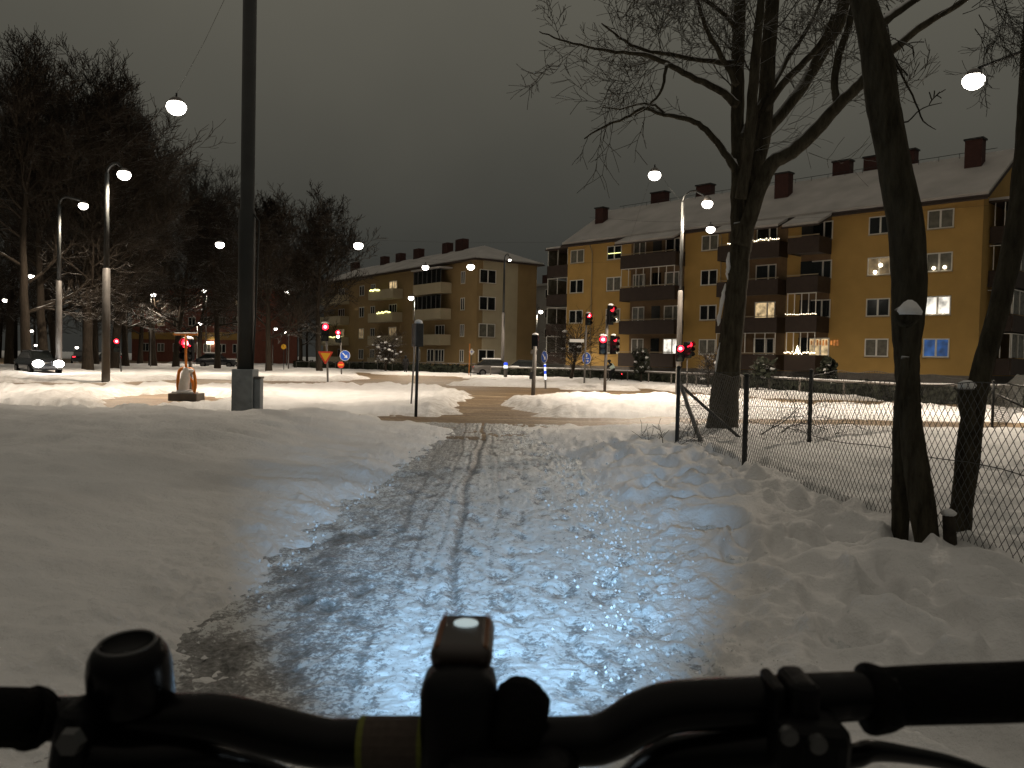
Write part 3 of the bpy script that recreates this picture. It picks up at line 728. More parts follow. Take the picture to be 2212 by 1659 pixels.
def bal2(u0, u1, r, proj=1.3, glazed=False):
    zf = F2[r] - 1.35
    sl = MB(); sl.box(((u0 + u1) / 2, -proj / 2 - .002, zf - .1), (u1 - u0, proj, .16)); bo = sl.build("balcony", M['pale'], lb.o)
    pp = MB(); pp.box(((u0 + u1) / 2, -proj, zf + .4), (u1 - u0 + .05, .08, 1.1))
    for q in (u0, u1): pp.box((q, -proj / 2, zf + .4), (.07, proj - .1, 1.1))
    pp.build("parapet", M['pale'], bo)
    if glazed:
        g_ = MB(); g_.box(((u0 + u1) / 2, -proj + .03, zf + 1.68), (u1 - u0 - .1, .02, 1.42)); g_.build("glazing_pane", M['glass'], bo)
        g_ = MB()
        for k in range(7): g_.box((u0 + .05 + (u1 - u0 - .1) * k / 6, -proj - .01, zf + 1.68), (.05, .05, 1.42))
        g_.build("glazing_frame", M['galv'], bo)
        if r == 0:
            c = MB(); c.box(((u0 + u1) / 2, -proj / 2 - .15, zf + 2.52), (u1 - u0 + .2, proj + .3, .16)); c.build("canopy_snow", M['roofsnow'], bo)
ends = {}
for (x0, x1, gl) in ((915, 986, True), (817, 879, False), (712, 762, False)):
    u0, u1 = lu(x0), lu(x1) - 1.0
    for r in range(4):
        if r < 3 or gl is False: bal2(u0, u1, r, 1.3, gl and r < 2)
        ps = {(817, 0): 'lit_warm', (817, 2): 'lit_dim', (712, 2): 'lit_dim'}.get((x0, r), 'glass')
        if not (gl and r < 2): lb.window(u0 + (u1 - u0) * .62, F2[r], 2.0, 1.35, ps, mull=(.4, .7))
        if gl and r == 3: lb.window(u0 + (u1 - u0) * .3, F2[r], 1.5, 1.4, 'glass')
for (px, wd, lit) in ((906, .9, {0: 'lit_dim', 1: 'lit_warm'}), (806, 1.2, {}), (782, 1.4, {2: 'lit_dim'}), (1000, .8, {})):
    for r in range(4): lb.window(lu(px), F2[r], wd, 1.3, lit.get(r, 'glass'))
for r in range(4):
    y0, z0 = lb.hit_side(1052, 640); wv = lb.window(y0 + .0, F2[r], 2.0, 1.4, ['glass', 'glass', 'curtain', 'glass'][r], side=True); wv.location = (.085, 0, 0)
def lb_world(p): return parent_world(lb.o) @ Vector(p)
for (x0, x1, r, lab) in ((822, 842, 0, "yellow string lights on the top balcony of the olive block"), (838, 866, 1, "yellow-green string lights on the third-floor balcony of the olive block"), (716, 760, 2, "yellow lights on the balcony behind the left traffic light")):
    u0, u1 = lu(x0), lu(x1); t = thing("light_string", lab, "string lights", lb_world((u0, -1.4, F2[r] - .35)), 0, "strings of small lights on balcony rails")
    mb = MB(); cb = MB(); pos = [lb_world((u0 + (u1 - u0) * k / 15, -1.42, F2[r] - .40 + rng.uniform(-.1, .1))) for k in range(16)]
    for p in pos: mb.ball(p, .075, 6, 4)
    cb.tube(pos, .01, 4); cb.build("cable", M['dark'], t, world=True); mb.build("bulbs", M['bulb_green'], t, world=True)

# --- the grey block seen between the two
A = at(1105, 640, 122); B = at(1240, 640, 112)
gb = Bld("apartment_block", "grey balconied apartment block glimpsed between the olive and ochre blocks", A, B, 9)
w = MB(); w.box((gb.L / 2, 4.5, 6), (gb.L, 9, 12)); w.build("wall", M['grey_plaster'], gb.o)
w = MB(); w.box((gb.L / 2, 4.5, 12.15), (gb.L + .8, 9.8, .3)); ro = w.build("roof", M['roofsnow'], gb.o)
c = MB(); c.box((gb.hit(1152, 640)[0], 3, 13), (1.8, 1, 1.8)); c.build("chimney", M['chimney'], ro)
for r, zf in enumerate((9.4, 6.6, 3.8, 1.0)):
    u0, u1 = gb.hit(1128, 640)[0], gb.hit(1162, 640)[0]
    sl = MB(); sl.box(((u0 + u1) / 2, -.65, zf), (u1 - u0, 1.3, .16)); bo = sl.build("balcony", M['grey_plaster'], gb.o)
    sl = MB(); sl.box(((u0 + u1) / 2, -1.3, zf + .5), (u1 - u0, .08, 1.0)); sl.build("parapet", M['grey_plaster'], bo)
    wv = gb.window((u0 + u1) / 2, zf + 1.45, 1.7, 1.3, 'glass' if r != 1 else 'lit_dim')
    if r == 1: wv['label'] = "dimly lit window behind the balcony"
    gb.window((u0 + u1) / 2 + 4, zf + 1.45, 1.5, 1.3, 'glass')

# --- low red block behind the park trees
A = at(285, 700, 132); B = at(530, 700, 118)
rb = Bld("apartment_block", "low red-brick block with a yellow band behind the park trees on the left", A, B, 10)
w = MB(); w.box((rb.L / 2, 5, 5.6), (rb.L, 10, 11.2)); w.build("wall", M['red_brick'], rb.o)
w = MB(); w.box((rb.L / 2, -.03, 4.0), (rb.L, .06, 1.1)); w.build("yellow_band", M['ochre'], rb.o)
w = MB(); w.box((rb.L / 2, 5, 11.4), (rb.L + .8, 10.8, .4)); w.build("roof", M['roofsnow'], rb.o)
for i, px in enumerate((315, 348, 382, 415, 448, 480, 512)):
    for r, z in enumerate((9.2, 6.2, 2.2)):
        rb.window(rb.hit(px, 700)[0], z, 1.7, 1.3, 'lit_dim' if (i * 3 + r) % 7 == 4 else 'curtain' if (i + r) % 3 == 0 else 'glass')
mb = MB(); mb.box((rb.hit(458, 743)[0], -.35, 3.0), (1.3, .3, .35)); o = mb.build("wall_floodlight", M['bulb'], rb.o)

# ------------------------------------------------------------ street lamps
def bowl(t, loc, r=.27, tilt=0):
    Mx = Matrix.Rotation(R(tilt), 4, 'Y')
    h = MB(); h.lathe([(r * .20, .32), (r * .45, .29), (r * .72, .22), (r * .84, r * .505)][::-1], 18, loc, Mx); ho = h.build("housing", M['galv'], t, smooth=True)
    e = MB(); e.lathe([(.02, -r * .80), (r * .45, -r * .74), (r * .82, -r * .48), (r * 1.03, -r * .05), (r * .98, r * .28), (r * .78, r * .50)], 18, loc, Mx); e.build("lens", M['lens'], t, smooth=True)
    return ho
def arm_lamp(label, px, py, Y, ppx, pz=None, power=1.0, r=.26, prad=.085, over=.55, group="street lamps", light=True, pmat='galv', polebase=Z_FAR, ang=162):
    p = at(px, py, Y); q = at(ppx, py, Y); base_ = Vector((q.x, q.y, polebase))
    t = thing("street_lamp", label, "street lamp", base_, 0, group)
    loc = p - base_; top = loc.z + over; sx = 1 if loc.x > 0 else -1; ax = abs(loc.x)
    hs = top * .52
    m = MB(); m.tube([(0, 0, -.4), (0, 0, hs), (0, 0, hs + .03)], [prad * 1.2, prad * 1.08, prad * .8], 12); po = m.build("pole", M[pmat], t, smooth=True)
    m = MB(); m.tube([(0, 0, hs + .02), (0, 0, top - .5)], [prad * .78, prad * .6], 12); m.build("upper_shaft", M['pole_paint'], po, smooth=True)
    m = MB(); rr = min(.5, ax * .6)
    pts = [(0, 0, top - .52)] + [(sx * rr * (1 - math.cos(a)), 0, top - .5 + .5 * math.sin(a)) for a in (.4, .8, 1.2, 1.57)] + [(loc.x - sx * .12, 0, loc.z + .34)]
    m.tube(pts, prad * .42, 8); m.build("arm", M['pole_paint'], t, smooth=True)
    bowl(t, loc, r)
    if light: spot(t, loc + Vector((0, 0, -r * .8)), LAMP_W * power, rad=.16, angle=ang, blend=.5 if ang > 150 else .7)
    return t
def hung_lamp(label, px, py, Y, power=1.0, r=.27, dirv=(1, 0, 0), span=(9, 9), sag=.5, ends=None, light=True, tilt=0, ang=162):
    p = at(px, py, Y); t = thing("hanging_street_lamp", label, "street lamp", p, 0, "street lamps hung on span wires")
    bowl(t, Vector((0, 0, 0)), r, tilt)
    d = Vector(dirv).normalized(); E = ends or (-d * span[0] + Vector((0, 0, sag + .4)), d * span[1] + Vector((0, 0, sag + .4)))
    m = MB(); m.tube([E[0], (E[0] + Vector((0, 0, .4))) * .5 + Vector((0, 0, -.1)), (0, 0, .42), (E[1] + Vector((0, 0, .4))) * .5 + Vector((0, 0, -.1)), E[1]], .005, 4); m.build("span_wire", M['dark'], t)
    m = MB(); m.cyl((0, 0, .28), (0, 0, .44), .03, 6); m.build("hanger", M['dark'], t)
    if light: spot(t, (0, 0, -r * .8), LAMP_W * power, rad=.16, angle=ang, blend=.5 if ang > 150 else .8)
    return t
LA = arm_lamp("tall grey lamp post before the park trees, lit bowl on a right-hand arm", 268, 378, 39.5, 231, power=1.0, prad=.16, r=.30)
LB = arm_lamp("dim grey lamp post in front of the park trees behind the first one", 180, 445, 52, 128, power=1.0, prad=.16, r=.28, polebase=-.1)
bp_top = at(541, -120, 16.5)
p1 = at(381, 232, 25.7)
hung_lamp("largest hanging lamp high in the sky left of the big dark pole", 381, 232, 25.7, power=1.5, r=.29, ang=132, ends=(bp_top - p1, at(231, 378, 39.5) + Vector((0, 0, .6)) - p1))
pe = at(2300, 120, 22)
NL = arm_lamp("large lit lamp reaching in from the right edge above the ochre roof", 2103, 175, 22.0, 2330, power=1.5, r=.27, over=1.2, prad=.11, polebase=0, ang=152)
p = arm_lamp("slim lamp post standing before the ochre block with lamp on short right arm", 1528, 441, 34.5, 1475, power=.9, prad=.095, r=.22)
h4 = at(1414, 379, 33.9); bt = at(1476, 440, 34.5)
hung_lamp("round hanging lamp in the open sky left of the ochre block's chimneys", 1414, 379, 33.9, power=1.2, r=.25, ends=(at(1345, 560, 73) - h4, bt - h4))
hung_lamp("hanging lamp just under the eaves line right of the slim lamp post", 1535, 496, 46.8, power=.8, r=.24, dirv=(1, -.3, 0), span=(7, 14))
hung_lamp("hanging lamp over the olive block's roof, left end", 774, 531, 57, power=.7, r=.32, dirv=(1, .2, 0), span=(12, 14))
hung_lamp("left of the two hanging lamps before the olive block's corner", 919, 578, 68, power=.45, r=.27, dirv=(1, .2, 0), span=(12, 7))
hung_lamp("right of the two hanging lamps before the olive block's corner", 1017, 577, 66, power=.45, r=.30, dirv=(1, .1, 0), span=(7, 14))
hung_lamp("hanging lamp against the park trees just left of the big dark pole", 475, 529, 57, power=.7, r=.29, dirv=(1, .1, 0), span=(12, 10))
arm_lamp("small white lamp in front of the olive block's middle balconies", 888, 644, 74, 896, power=.35, r=.24, prad=.05, over=.45)
arm_lamp("small lamp beside the ochre block's left-end balconies", 1168, 674, 70, 1160, power=.3, r=.18, prad=.05, over=.45)
arm_lamp("pale lamp column in front of the olive block's end wall", 1101, 562, 72, 1090, power=.0, r=.12, prad=.13, light=False)
FAR = [(332, 637, 80, "far park lamp with snow-lit arm beyond the tree trunks"), (441, 628, 88, "far park lamp left of the big pole, higher one"), (432, 699, 95, "far park lamp before the red-brick block"),
       (267, 706, 100, "far park lamp right of the tall lamp post"), (166, 751, 110, "far lamp above the distant tail lights"), (68, 715, 105, "far lamp above the oncoming headlights"),
       (77, 746, 120, "lowest far lamp right above the oncoming headlights"), (11, 649, 85, "far lamp at the left edge of the picture"), (68, 597, 75, "faint far lamp high among the park trees"),
       (620, 629, 82, "park lamp shining through the trees right of the big pole"), (596, 711, 100, "left one of two low lamps behind the snowy tree"), (615, 717, 105, "right one of two low lamps behind the snowy tree")]
for i, (px, py, Y, lab) in enumerate(FAR):
    arm_lamp(lab, px, py, Y, px + (5 if i % 2 else -6), power=.25, r=.20 if py > 690 else .24, prad=.055, over=.35, group="far park lamps", light=(i in (0, 1, 2, 9, 7)))

# ------------------------------------------------------------ trees
def rvec(): return Vector((rng.gauss(0, 1), rng.gauss(0, 1), rng.gauss(0, 1))).normalized()
def limb(mb, pts, rad, n=None):
    r = max(rad); mb.tube(pts, rad, n or (10 if r > .08 else 7 if r > .03 else 5 if r > .012 else 3), r > .02)
def smooth_line(pts, rad, sub=4, wob=0.0):
    P = [Vector(p) for p in pts]; out = []; ro_ = []
    for i in range(len(P) - 1):
        p0, p1, p2, p3 = P[max(i - 1, 0)], P[i], P[i + 1], P[min(i + 2, len(P) - 1)]
        for k in range(sub):
            t_ = k / sub; a = .5 * (2 * p1 + (p2 - p0) * t_ + (2 * p0 - 5 * p1 + 4 * p2 - p3) * t_ ** 2 + (3 * p1 - p0 - 3 * p2 + p3) * t_ ** 3)
            if wob: a = a + rvec() * wob
            out.append(a); ro_.append(rad[i] * (1 - t_) + rad[i + 1] * t_)
    out.append(P[-1]); ro_.append(rad[-1]); return out, ro_
def twig(mb, p, d, ln, r, lvl, curl=.25, up=.10, rmin=.004, dens=1.0):
    n = 5 if lvl > 0 else 3; pts = [p.copy()]; rad = [r]; q = p.copy(); d = d.normalized()
    kids = []
    for i in range(n):
        d = (d + rvec() * curl + Vector((0, 0, up))).normalized(); q = q + d * (ln / n); pts.append(q.copy()); rad.append(max(rmin, r * (1 - .8 * (i + 1) / n)))
        if lvl > 0 and (i > 0 or lvl > 1):
            for _ in range(2 if rng.random() < .55 * dens else 1): kids.append((q.copy(), d.copy(), rad[-1]))
    limb(mb, pts, rad)
    for (q, dd, rr) in kids:
        s = rvec(); s = (s - dd * s.dot(dd)).normalized()
        twig(mb, q, dd * .75 + s * rng.uniform(.5, 1.0), ln * rng.uniform(.38, .62), max(rmin, rr * .7), lvl - 1, curl, up, rmin, dens)

# --- the many-stemmed tree by the fence corner
T1Y = 14.0
bt = gnd(1560, 957, .02); tr = thing("bare_tree", "big many-stemmed bare tree with snow on its limbs behind the fence corner post", "tree", bt)
def PX(list_, Y, dy=0.0):
    n = len(list_); pts = []; rad = []
    for i, (x, y, r) in enumerate(list_):
        yy = Y + dy * i / max(1, n - 1); pts.append(at(x, y, yy)); rad.append(r * pxm(yy))
    return pts, rad
tm = MB(); cm = MB()
def stem(mb, lst, Y, dy=0.0, sub=4, wob=.01, twigs=0, tl=1.2, tr_=.012, start=.3, lvl=2, up=.05, side=None):
    P, r = smooth_line(*PX(lst, Y, dy), sub=sub, wob=wob); limb(mb, P, r)
    for k in range(int(twigs * .38)):
        f = start + (1 - start) * rng.random(); i = min(int(f * (len(P) - 1)), len(P) - 2); d = (P[i + 1] - P[i]).normalized()
        s = rvec(); s.y *= .7; s = (s - d * s.dot(d)).normalized()
        twig(cm, P[i], d * .7 + s + Vector((0, 0, .15)), tl * rng.uniform(.5, 1.2), min(r[i] * .6, tr_), lvl, .22, up, .005)
    return P, r
stem(tm, [(1556, 978, 44), (1558, 950, 38), (1560, 920, 34), (1566, 850, 30), (1577, 750, 25), (1588, 650, 23), (1598, 560, 21), (1602, 510, 24), (1600, 480, 18)], T1Y, 0, 4, .012)
stem(tm, [(1597, 550, 18), (1594, 490, 16), (1593, 400, 14.5), (1594, 300, 14), (1593, 200, 14.5), (1595, 100, 14), (1599, 0, 12.5), (1605, -150, 11), (1615, -350, 7)], T1Y, .3, 4, .01, 26, 1.5, .014, .45)
stem(tm, [(1606, 540, 18), (1614, 470, 17), (1630, 380, 17), (1646, 300, 18), (1655, 200, 17), (1661, 100, 16), (1668, 0, 15), (1680, -200, 11), (1700, -400, 6)], T1Y + .15, .5, 4, .01, 22, 1.5, .014, .45)
C, Cr = stem(tm, [(1602, 530, 18), (1620, 470, 17), (1642, 405, 16.5), (1668, 353, 16.5), (1710, 328, 16), (1755, 290, 15), (1790, 250, 14), (1815, 222, 13), (1850, 190, 12), (1885, 155, 12), (1925, 110, 10), (2000, 50, 8), (2070, 10, 6), (2150, -50, 4)], T1Y - .1, -1.2, 4, .008, 8, 1.4, .010, .55)
stem(cm, [(1812, 224, 9), (1803, 190, 8), (1812, 120, 8), (1832, 60, 7), (1850, -30, 6), (1870, -120, 4)], T1Y - .7, 0, 4, .008, 8, 1.0, .010, .3)
stem(cm, [(1648, 300, 14), (1662, 275, 13), (1700, 232, 12), (1745, 170, 12), (1788, 92, 13), (1815, 40, 13), (1832, -40, 11), (1850, -150, 8)], T1Y + .3, .8, 4, .008, 9, 1.2, .012, .3)
stem(cm, [(1650, 240, 10), (1690, 182, 8), (1740, 132, 7), (1778, 88, 7), (1800, 30, 5)], T1Y + .3, -.8, 4, .008, 8, .9, .010, .3)
stem(cm, [(1600, 300, 7), (1625, 250, 6), (1660, 200, 6), (1700, 130, 5), (1745, 60, 4), (1780, -10, 3)], T1Y, .9, 4, .01, 8, .9, .008, .3)
stem(cm, [(1600, 430, 13), (1612, 350, 12), (1622, 260, 12), (1630, 150, 11), (1640, 40, 9), (1650, -60, 7)], T1Y - .35, -.4, 4, .008, 8, 1.2, .010, .4)
stem(cm, [(1592, 368, 10), (1565, 330, 8), (1532, 287, 7), (1500, 263, 6), (1455, 251, 5), (1420, 244, 4.2), (1390, 233, 3.6), (1350, 255, 3), (1300, 275, 2.4), (1262, 300, 1.4)], T1Y - .05, .3, 4, .01, 15, .9, .008, .35, 1, -.02)
stem(cm, [(1440, 249, 3.2), (1415, 228, 3), (1380, 225, 2.4), (1340, 235, 2), (1300, 232, 1.2)], T1Y + .1, 0, 3, .01, 6, .7, .006, .2, 1)
stem(cm, [(1592, 228, 10), (1550, 192, 8), (1490, 164, 7), (1440, 136, 6), (1390, 118, 5), (1330, 112, 4), (1270, 100, 3), (1210, 85, 2.2), (1165, 68, 1.2)], T1Y, -.8, 4, .012, 26, 1.1, .009, .3, 2, .02)
stem(cm, [(1590, 137, 7), (1520, 131, 5), (1450, 118, 5), (1390, 108, 4), (1340, 82, 3), (1300, 50, 2)], T1Y + .1, .8, 4, .012, 20, 1.0, .008, .3, 2, .03)
stem(cm, [(1592, 185, 7), (1560, 125, 6), (1530, 70, 5), (1508, 10, 4), (1490, -60, 3)], T1Y - .1, -.9, 4, .012, 16, 1.1, .009, .2, 2, .05)
stem(cm, [(1440, 138, 4), (1430, 190, 3), (1400, 230, 2.4), (1372, 250, 1.6)], T1Y - .6, -.2, 4, .012, 8, .7, .006, .2, 1, -.06)
stem(cm, [(1592, 60, 6), (1540, 10, 5), (1480, -20, 4), (1400, -50, 3)], T1Y, .8, 4, .012, 14, 1.2, .009, .1, 2, -.05)
for k in range(9):      # the fine high twigs that fill the top of the picture
    p = at(rng.uniform(1280, 1840), rng.uniform(-60, 70), T1Y + rng.uniform(-1.2, 1.2)); twig(cm, p, rvec() + Vector((0, 0, -.1)), rng.uniform(.7, 1.3), .010, 2, .3, 0, .005)
for k in range(16):
    p = at(rng.uniform(1620, 1830), rng.uniform(90, 330), T1Y + rng.uniform(-.6, 1.2)); twig(cm, p, Vector((rng.uniform(.2, 1), rng.uniform(-.4, .4), rng.uniform(-.2, .6))), rng.uniform(.6, 1.1), .007, 1, .25, .02, .004)
tm.build("trunk", M['bark'], tr, True, True); cm.build("limbs", M['bark'], tr, True, True)
for lst in (((1576, 545, 3), (1573, 560, 8), (1574, 578, 10), (1570, 592, 5), (1572, 604, 2)), ((1568, 612, 2), (1563, 632, 7), (1561, 650, 9), (1556, 672, 7), (1553, 690, 9), (1551, 704, 2)), ((1556, 740, 2), (1551, 765, 6), (1547, 790, 4), (1546, 805, 2)), ((1578, 342, 2), (1587, 347, 8), (1592, 356, 4))):
    sc = MB(); P, r = smooth_line([at(x, y, 13.97) for x, y, _ in lst], [q * .52 * pxm(14) for _, _, q in lst], 3, .008); sc.tube(P, r, 8); sc.build("snow_patch", M['snowcap'], tr, True, True)

# --- leaning tree at the near fence (trunk and twin stem)
T2Y = 5.4
tr = thing("bare_tree", "leaning slim bare tree nearest the camera, in front of the wire fence", "tree", gnd(2005, 1237, .0))
tm = MB(); cm = MB()
stem(tm, [(2008, 1265, 27), (2007, 1235, 25), (2003, 1180, 25), (1993, 1100, 28), (1984, 1040, 27), (1975, 980, 26), (1967, 920, 24), (1962, 850, 24), (1959, 770, 26), (1961, 700, 33), (1964, 630, 36), (1960, 520, 37), (1946, 430, 36), (1927, 330, 33), (1908, 230, 34), (1898, 150, 34), (1886, 80, 30), (1870, 20, 27), (1850, -60, 24), (1830, -200, 18)], T2Y, .4, 4, .003)
stem(tm, [(1943, 1190, 18), (1945, 1150, 18), (1947, 1080, 20), (1946, 1000, 18), (1945, 920, 16), (1948, 850, 14), (1956, 770, 8)], 5.75, -.26, 4, .003)
stem(cm, [(1886, 62, 14), (1930, 30, 10), (1990, -10, 8), (2060, -60, 5)], T2Y + .35, .5, 4, .004, 8, .5, .004, .2, 2, -.03)
stem(cm, [(1925, 120, 3), (1952, 170, 2.6), (1978, 222, 2.2), (1994, 262, 1.8), (2022, 280, 1.0)], T2Y + .3, 0, 3, .003, 2, .25, .002, .5, 1, 0)
stem(cm, [(1925, 262, 2.6), (1960, 262, 2.2), (1990, 235, 1.6), (2035, 222, 1.0)], T2Y + .3, .2, 3, .003, 3, .2, .002, .3, 1, 0)
for k in range(10):
    p = at(rng.uniform(2040, 2200), rng.uniform(-30, 70), T2Y + .6); twig(cm, p, Vector((rng.uniform(.2, 1), 0, rng.uniform(-.8, .3))), rng.uniform(.25, .5), .004, 2, .3, -.03, .002)
kb = at(1957, 684, 5.36); tm.ball(kb, .088, 10, 7, (1, .9, .8), jit=.08)
tm.build("trunk", M['bark'], tr, True, True); cm.build("branches", M['bark'], tr, True, True)
s = MB(); s.lathe([(.074, -.03), (.078, -.008), (.060, .022), (.038, .050), (.014, .066)], 13, kb + Vector((.004, -.036, .040))); s.build("snow_cap", M['snowcap'], tr, True, True)
# --- third trunk at the right edge
tr = thing("bare_tree", "slim leaning trunk with a snow-capped cut stub at the right edge", "tree", gnd(2078, 1195, .0))
tm = MB()
stem(tm, [(2072, 1225, 23), (2074, 1200, 21), (2077, 1100, 22), (2085, 1040, 23), (2091, 980, 25), (2104, 880, 22), (2124, 790, 21), (2146, 710, 21), (2164, 640, 21), (2194, 500, 22), (2208, 400, 22), (2217, 300, 21), (2222, 200, 20), (2230, 60, 18), (2240, -100, 16)], 5.75, .2, 4, .003)
stem(tm, [(2098, 930, 15), (2089, 875, 17), (2087, 838, 17)], 5.72, 0, 3, .002)
tm.build("trunk", M['bark'], tr, True, True)
s = MB(); s.ball(at(2088, 833, 5.72), .060, 12, 8, (1, 1, .62), jit=.06); s.build("snow_cap", M['snowcap'], tr, True, True)
# --- a short snow-capped post between the trunks
pb = gnd(2052, 1205, .0); t = thing("wooden_post", "short dark wooden post with a snow cap between the two leaning trunks", "post", pb)
m = MB(); m.tube([at(2056, 1240, 5.45), at(2052, 1160, 5.45), at(2049, 1112, 5.45)], [.043, .042, .039], 9); m.build("post", M['wood'], t, True, True)
m = MB(); m.ball(at(2049, 1108, 5.45), .05, 10, 7, (1, 1, .55), jit=.08); m.build("snow_cap", M['snowcap'], t, True, True)

# --- park trees on the left, four grown forms copied about
def grow_tree(name, label, H, seed, spread=.38, lvl=3, rb=.28, dens=1.0):
    rng.seed(seed); t = thing(name, label, "tree", (0, 0, 0), 0, "bare park trees on the left")
    tm = MB(); cm = MB(); pts = [Vector((0, 0, -.4))]; rad = [rb * 1.35]; d = Vector((rng.uniform(-.05, .05), 0, 1))
    n = 9; hz = H * .80
    for i in range(n):
        d = (d + rvec() * .07 + Vector((0, 0, .12))).normalized(); pts.append(pts[-1] + d * ((hz + .4) / n)); rad.append(rb * (1.08 - .88 * (i + 1) / n))
    P, r = smooth_line(pts, rad, 3, .02); limb(tm, P, r, 9)
    k0 = int(len(P) * .26)
    for i in range(k0, len(P)):
        f = (i - k0) / (len(P) - k0); cnt = 1 if f < .45 else 2
        if rng.random() < .22: continue
        for _ in range(cnt):
            a = rng.uniform(0, 2 * math.pi); el = .38 + .62 * f + rng.uniform(-.15, .2)
            dd = Vector((math.cos(a) * math.cos(el), math.sin(a) * math.cos(el), math.sin(el)))
            ln = H * spread * (1.0 - .55 * f) * rng.uniform(.7, 1.1)
            twig(cm, P[i], dd, ln * 1.12, max(.045, r[i] * .45), lvl, .17, .10, .016, dens)
    tm.build("trunk", M['bark_far'], t, True); cm.build("crown", M['bark_far'], t, True)
    return t
TREES = [(30, 95, 775, 58, 0), (150, 190, 778, 60, 1), (250, 245, 795, 66, 2), (-60, 60, 778, 55, 3), (330, 330, 782, 84, 1), (400, 379, 785, 80, 2), (470, 470, 795, 76, 0), (500, 515, 791, 90, 3),
         (581, 581, 801, 70, 4), (690, 691, 801, 74, 5), (300, 302, 780, 95, 3), (205, 205, 776, 85, 0), (100, 120, 774, 80, 2), (440, 430, 786, 100, 1), (-150, -140, 780, 62, 2), (640, 648, 790, 96, 4), (272, 272, 782, 78, 3), (-30, 20, 774, 78, 1)]
HT = [24.0, 21.5, 20.0, 22.0, 15.0, 15.0]
protos = [None] * 6
TL = ["tall bare tree, leftmost of the dark park group", "tall forked bare tree behind the dim lamp post", "bare tree just right of the tall grey lamp post", "broad bare tree rising at the left picture edge",
      "straight dark trunk before the red-brick block", "bare tree behind the orange stand", "snow-dusted bare tree left of the big dark pole", "slender bare tree hard against the big dark pole",
      "low-forking snowy tree just right of the big dark pole", "upright bare tree behind the yellow give-way sign", "thin bare tree far behind the tall lamp post", "far bare tree between the two grey lamp posts",
      "far bare tree above the oncoming headlights", "far bare tree in front of the red-brick block", "bare tree outside the left picture edge", "far bare tree between the two island trees",
      "dark bare tree right behind the tall lamp post base", "dense bare tree above the far left lamps"]
for i, (_, px, py, Y, k) in enumerate(TREES):
    g = at(px, py, Y)
    if protos[k] is None:
        protos[k] = grow_tree("bare_tree", TL[i], HT[k], 40 + k, .36 if k < 4 else .34, 3, .36 if k < 4 else .26, 1.0 if k < 4 else .8); o = protos[k]
    else:
        o = copy_tree(protos[k])
    rng.seed(300 + i); s = {0: .88, 1: .98, 2: 1.0, 3: .92, 4: 1.0, 5: .86, 6: .74, 7: .80, 8: 1.0, 9: 1.03, 10: .8, 11: 1.0, 12: 1.0, 13: .75, 14: .9, 15: .9, 16: .84, 17: 1.0}[i]
    o.location = (g.x, g.y, Z_FAR + .05); o.rotation_euler = (0, 0, rng.uniform(0, 6.28)); o.scale = (s, s, s); o['label'] = TL[i]
rng.seed(99)
# far wood behind them, one mass
mb = MB()
for k in range(70):
    Y = rng.uniform(105, 190); px = rng.uniform(-350, 560) if Y < 150 else rng.uniform(-350, 760); b_ = at(px, 780, Y); b_.z = Z_FAR - .1; H = rng.uniform(14, 20)
    if 110 < Y < 150 and 250 < px < 560: continue
    mb.tube([b_, b_ + Vector((rng.uniform(-.4, .4), 0, H * .5)), b_ + Vector((rng.uniform(-1, 1), 0, H))], [.3, .2, .05], 5)
    for j in range(26):
        z = H * rng.uniform(.25, .95); a = rng.uniform(0, 6.28); twig(mb, b_ + Vector((0, 0, z)), Vector((math.cos(a), math.sin(a), rng.uniform(.2, .9))), H * .26 * (1.25 - z / H), .06, 1, .2, .05, .04)
mb.build("far_wood", M['bark_far'], None, True, kind='stuff')['label'] = "far dark wood of bare trees across the park"

# ------------------------------------------------------------ wire fence
rng.seed(17)
c0 = gnd(1462, 967, .03); c1 = gnd(1607, 1025, .03)
FA = [c0, c1, Vector((2.98, 6.25, .05)), Vector((3.12, 2.7, .05)), Vector((3.2, -.5, .05))]
b1_ = gnd(1747, 975, .03); b3_ = gnd(2143, 921, .05)
FB = [c0, b1_, Vector((7.6, 15.6, .05)), b3_, Vector((14.5, 23.2, .0))]
ft = thing("wire_fence", "dark chain-link fence with thin round posts running along the right of the path", "fence", c0)
def fpost(p, h=1.13, r=.032):
    m = MB(); zb = tz(p.x, p.y); m.cyl((p.x, p.y, zb - .3), (p.x, p.y, zb + h), r, 10); m.lathe([(r * 1.15, 0), (r * 1.1, .02), (.004, .035)], 10, (p.x, p.y, zb + h - .005)); m.build("post", M['dark'], ft, True, True)
for p in FA[:4] + FB[1:4]: fpost(p)
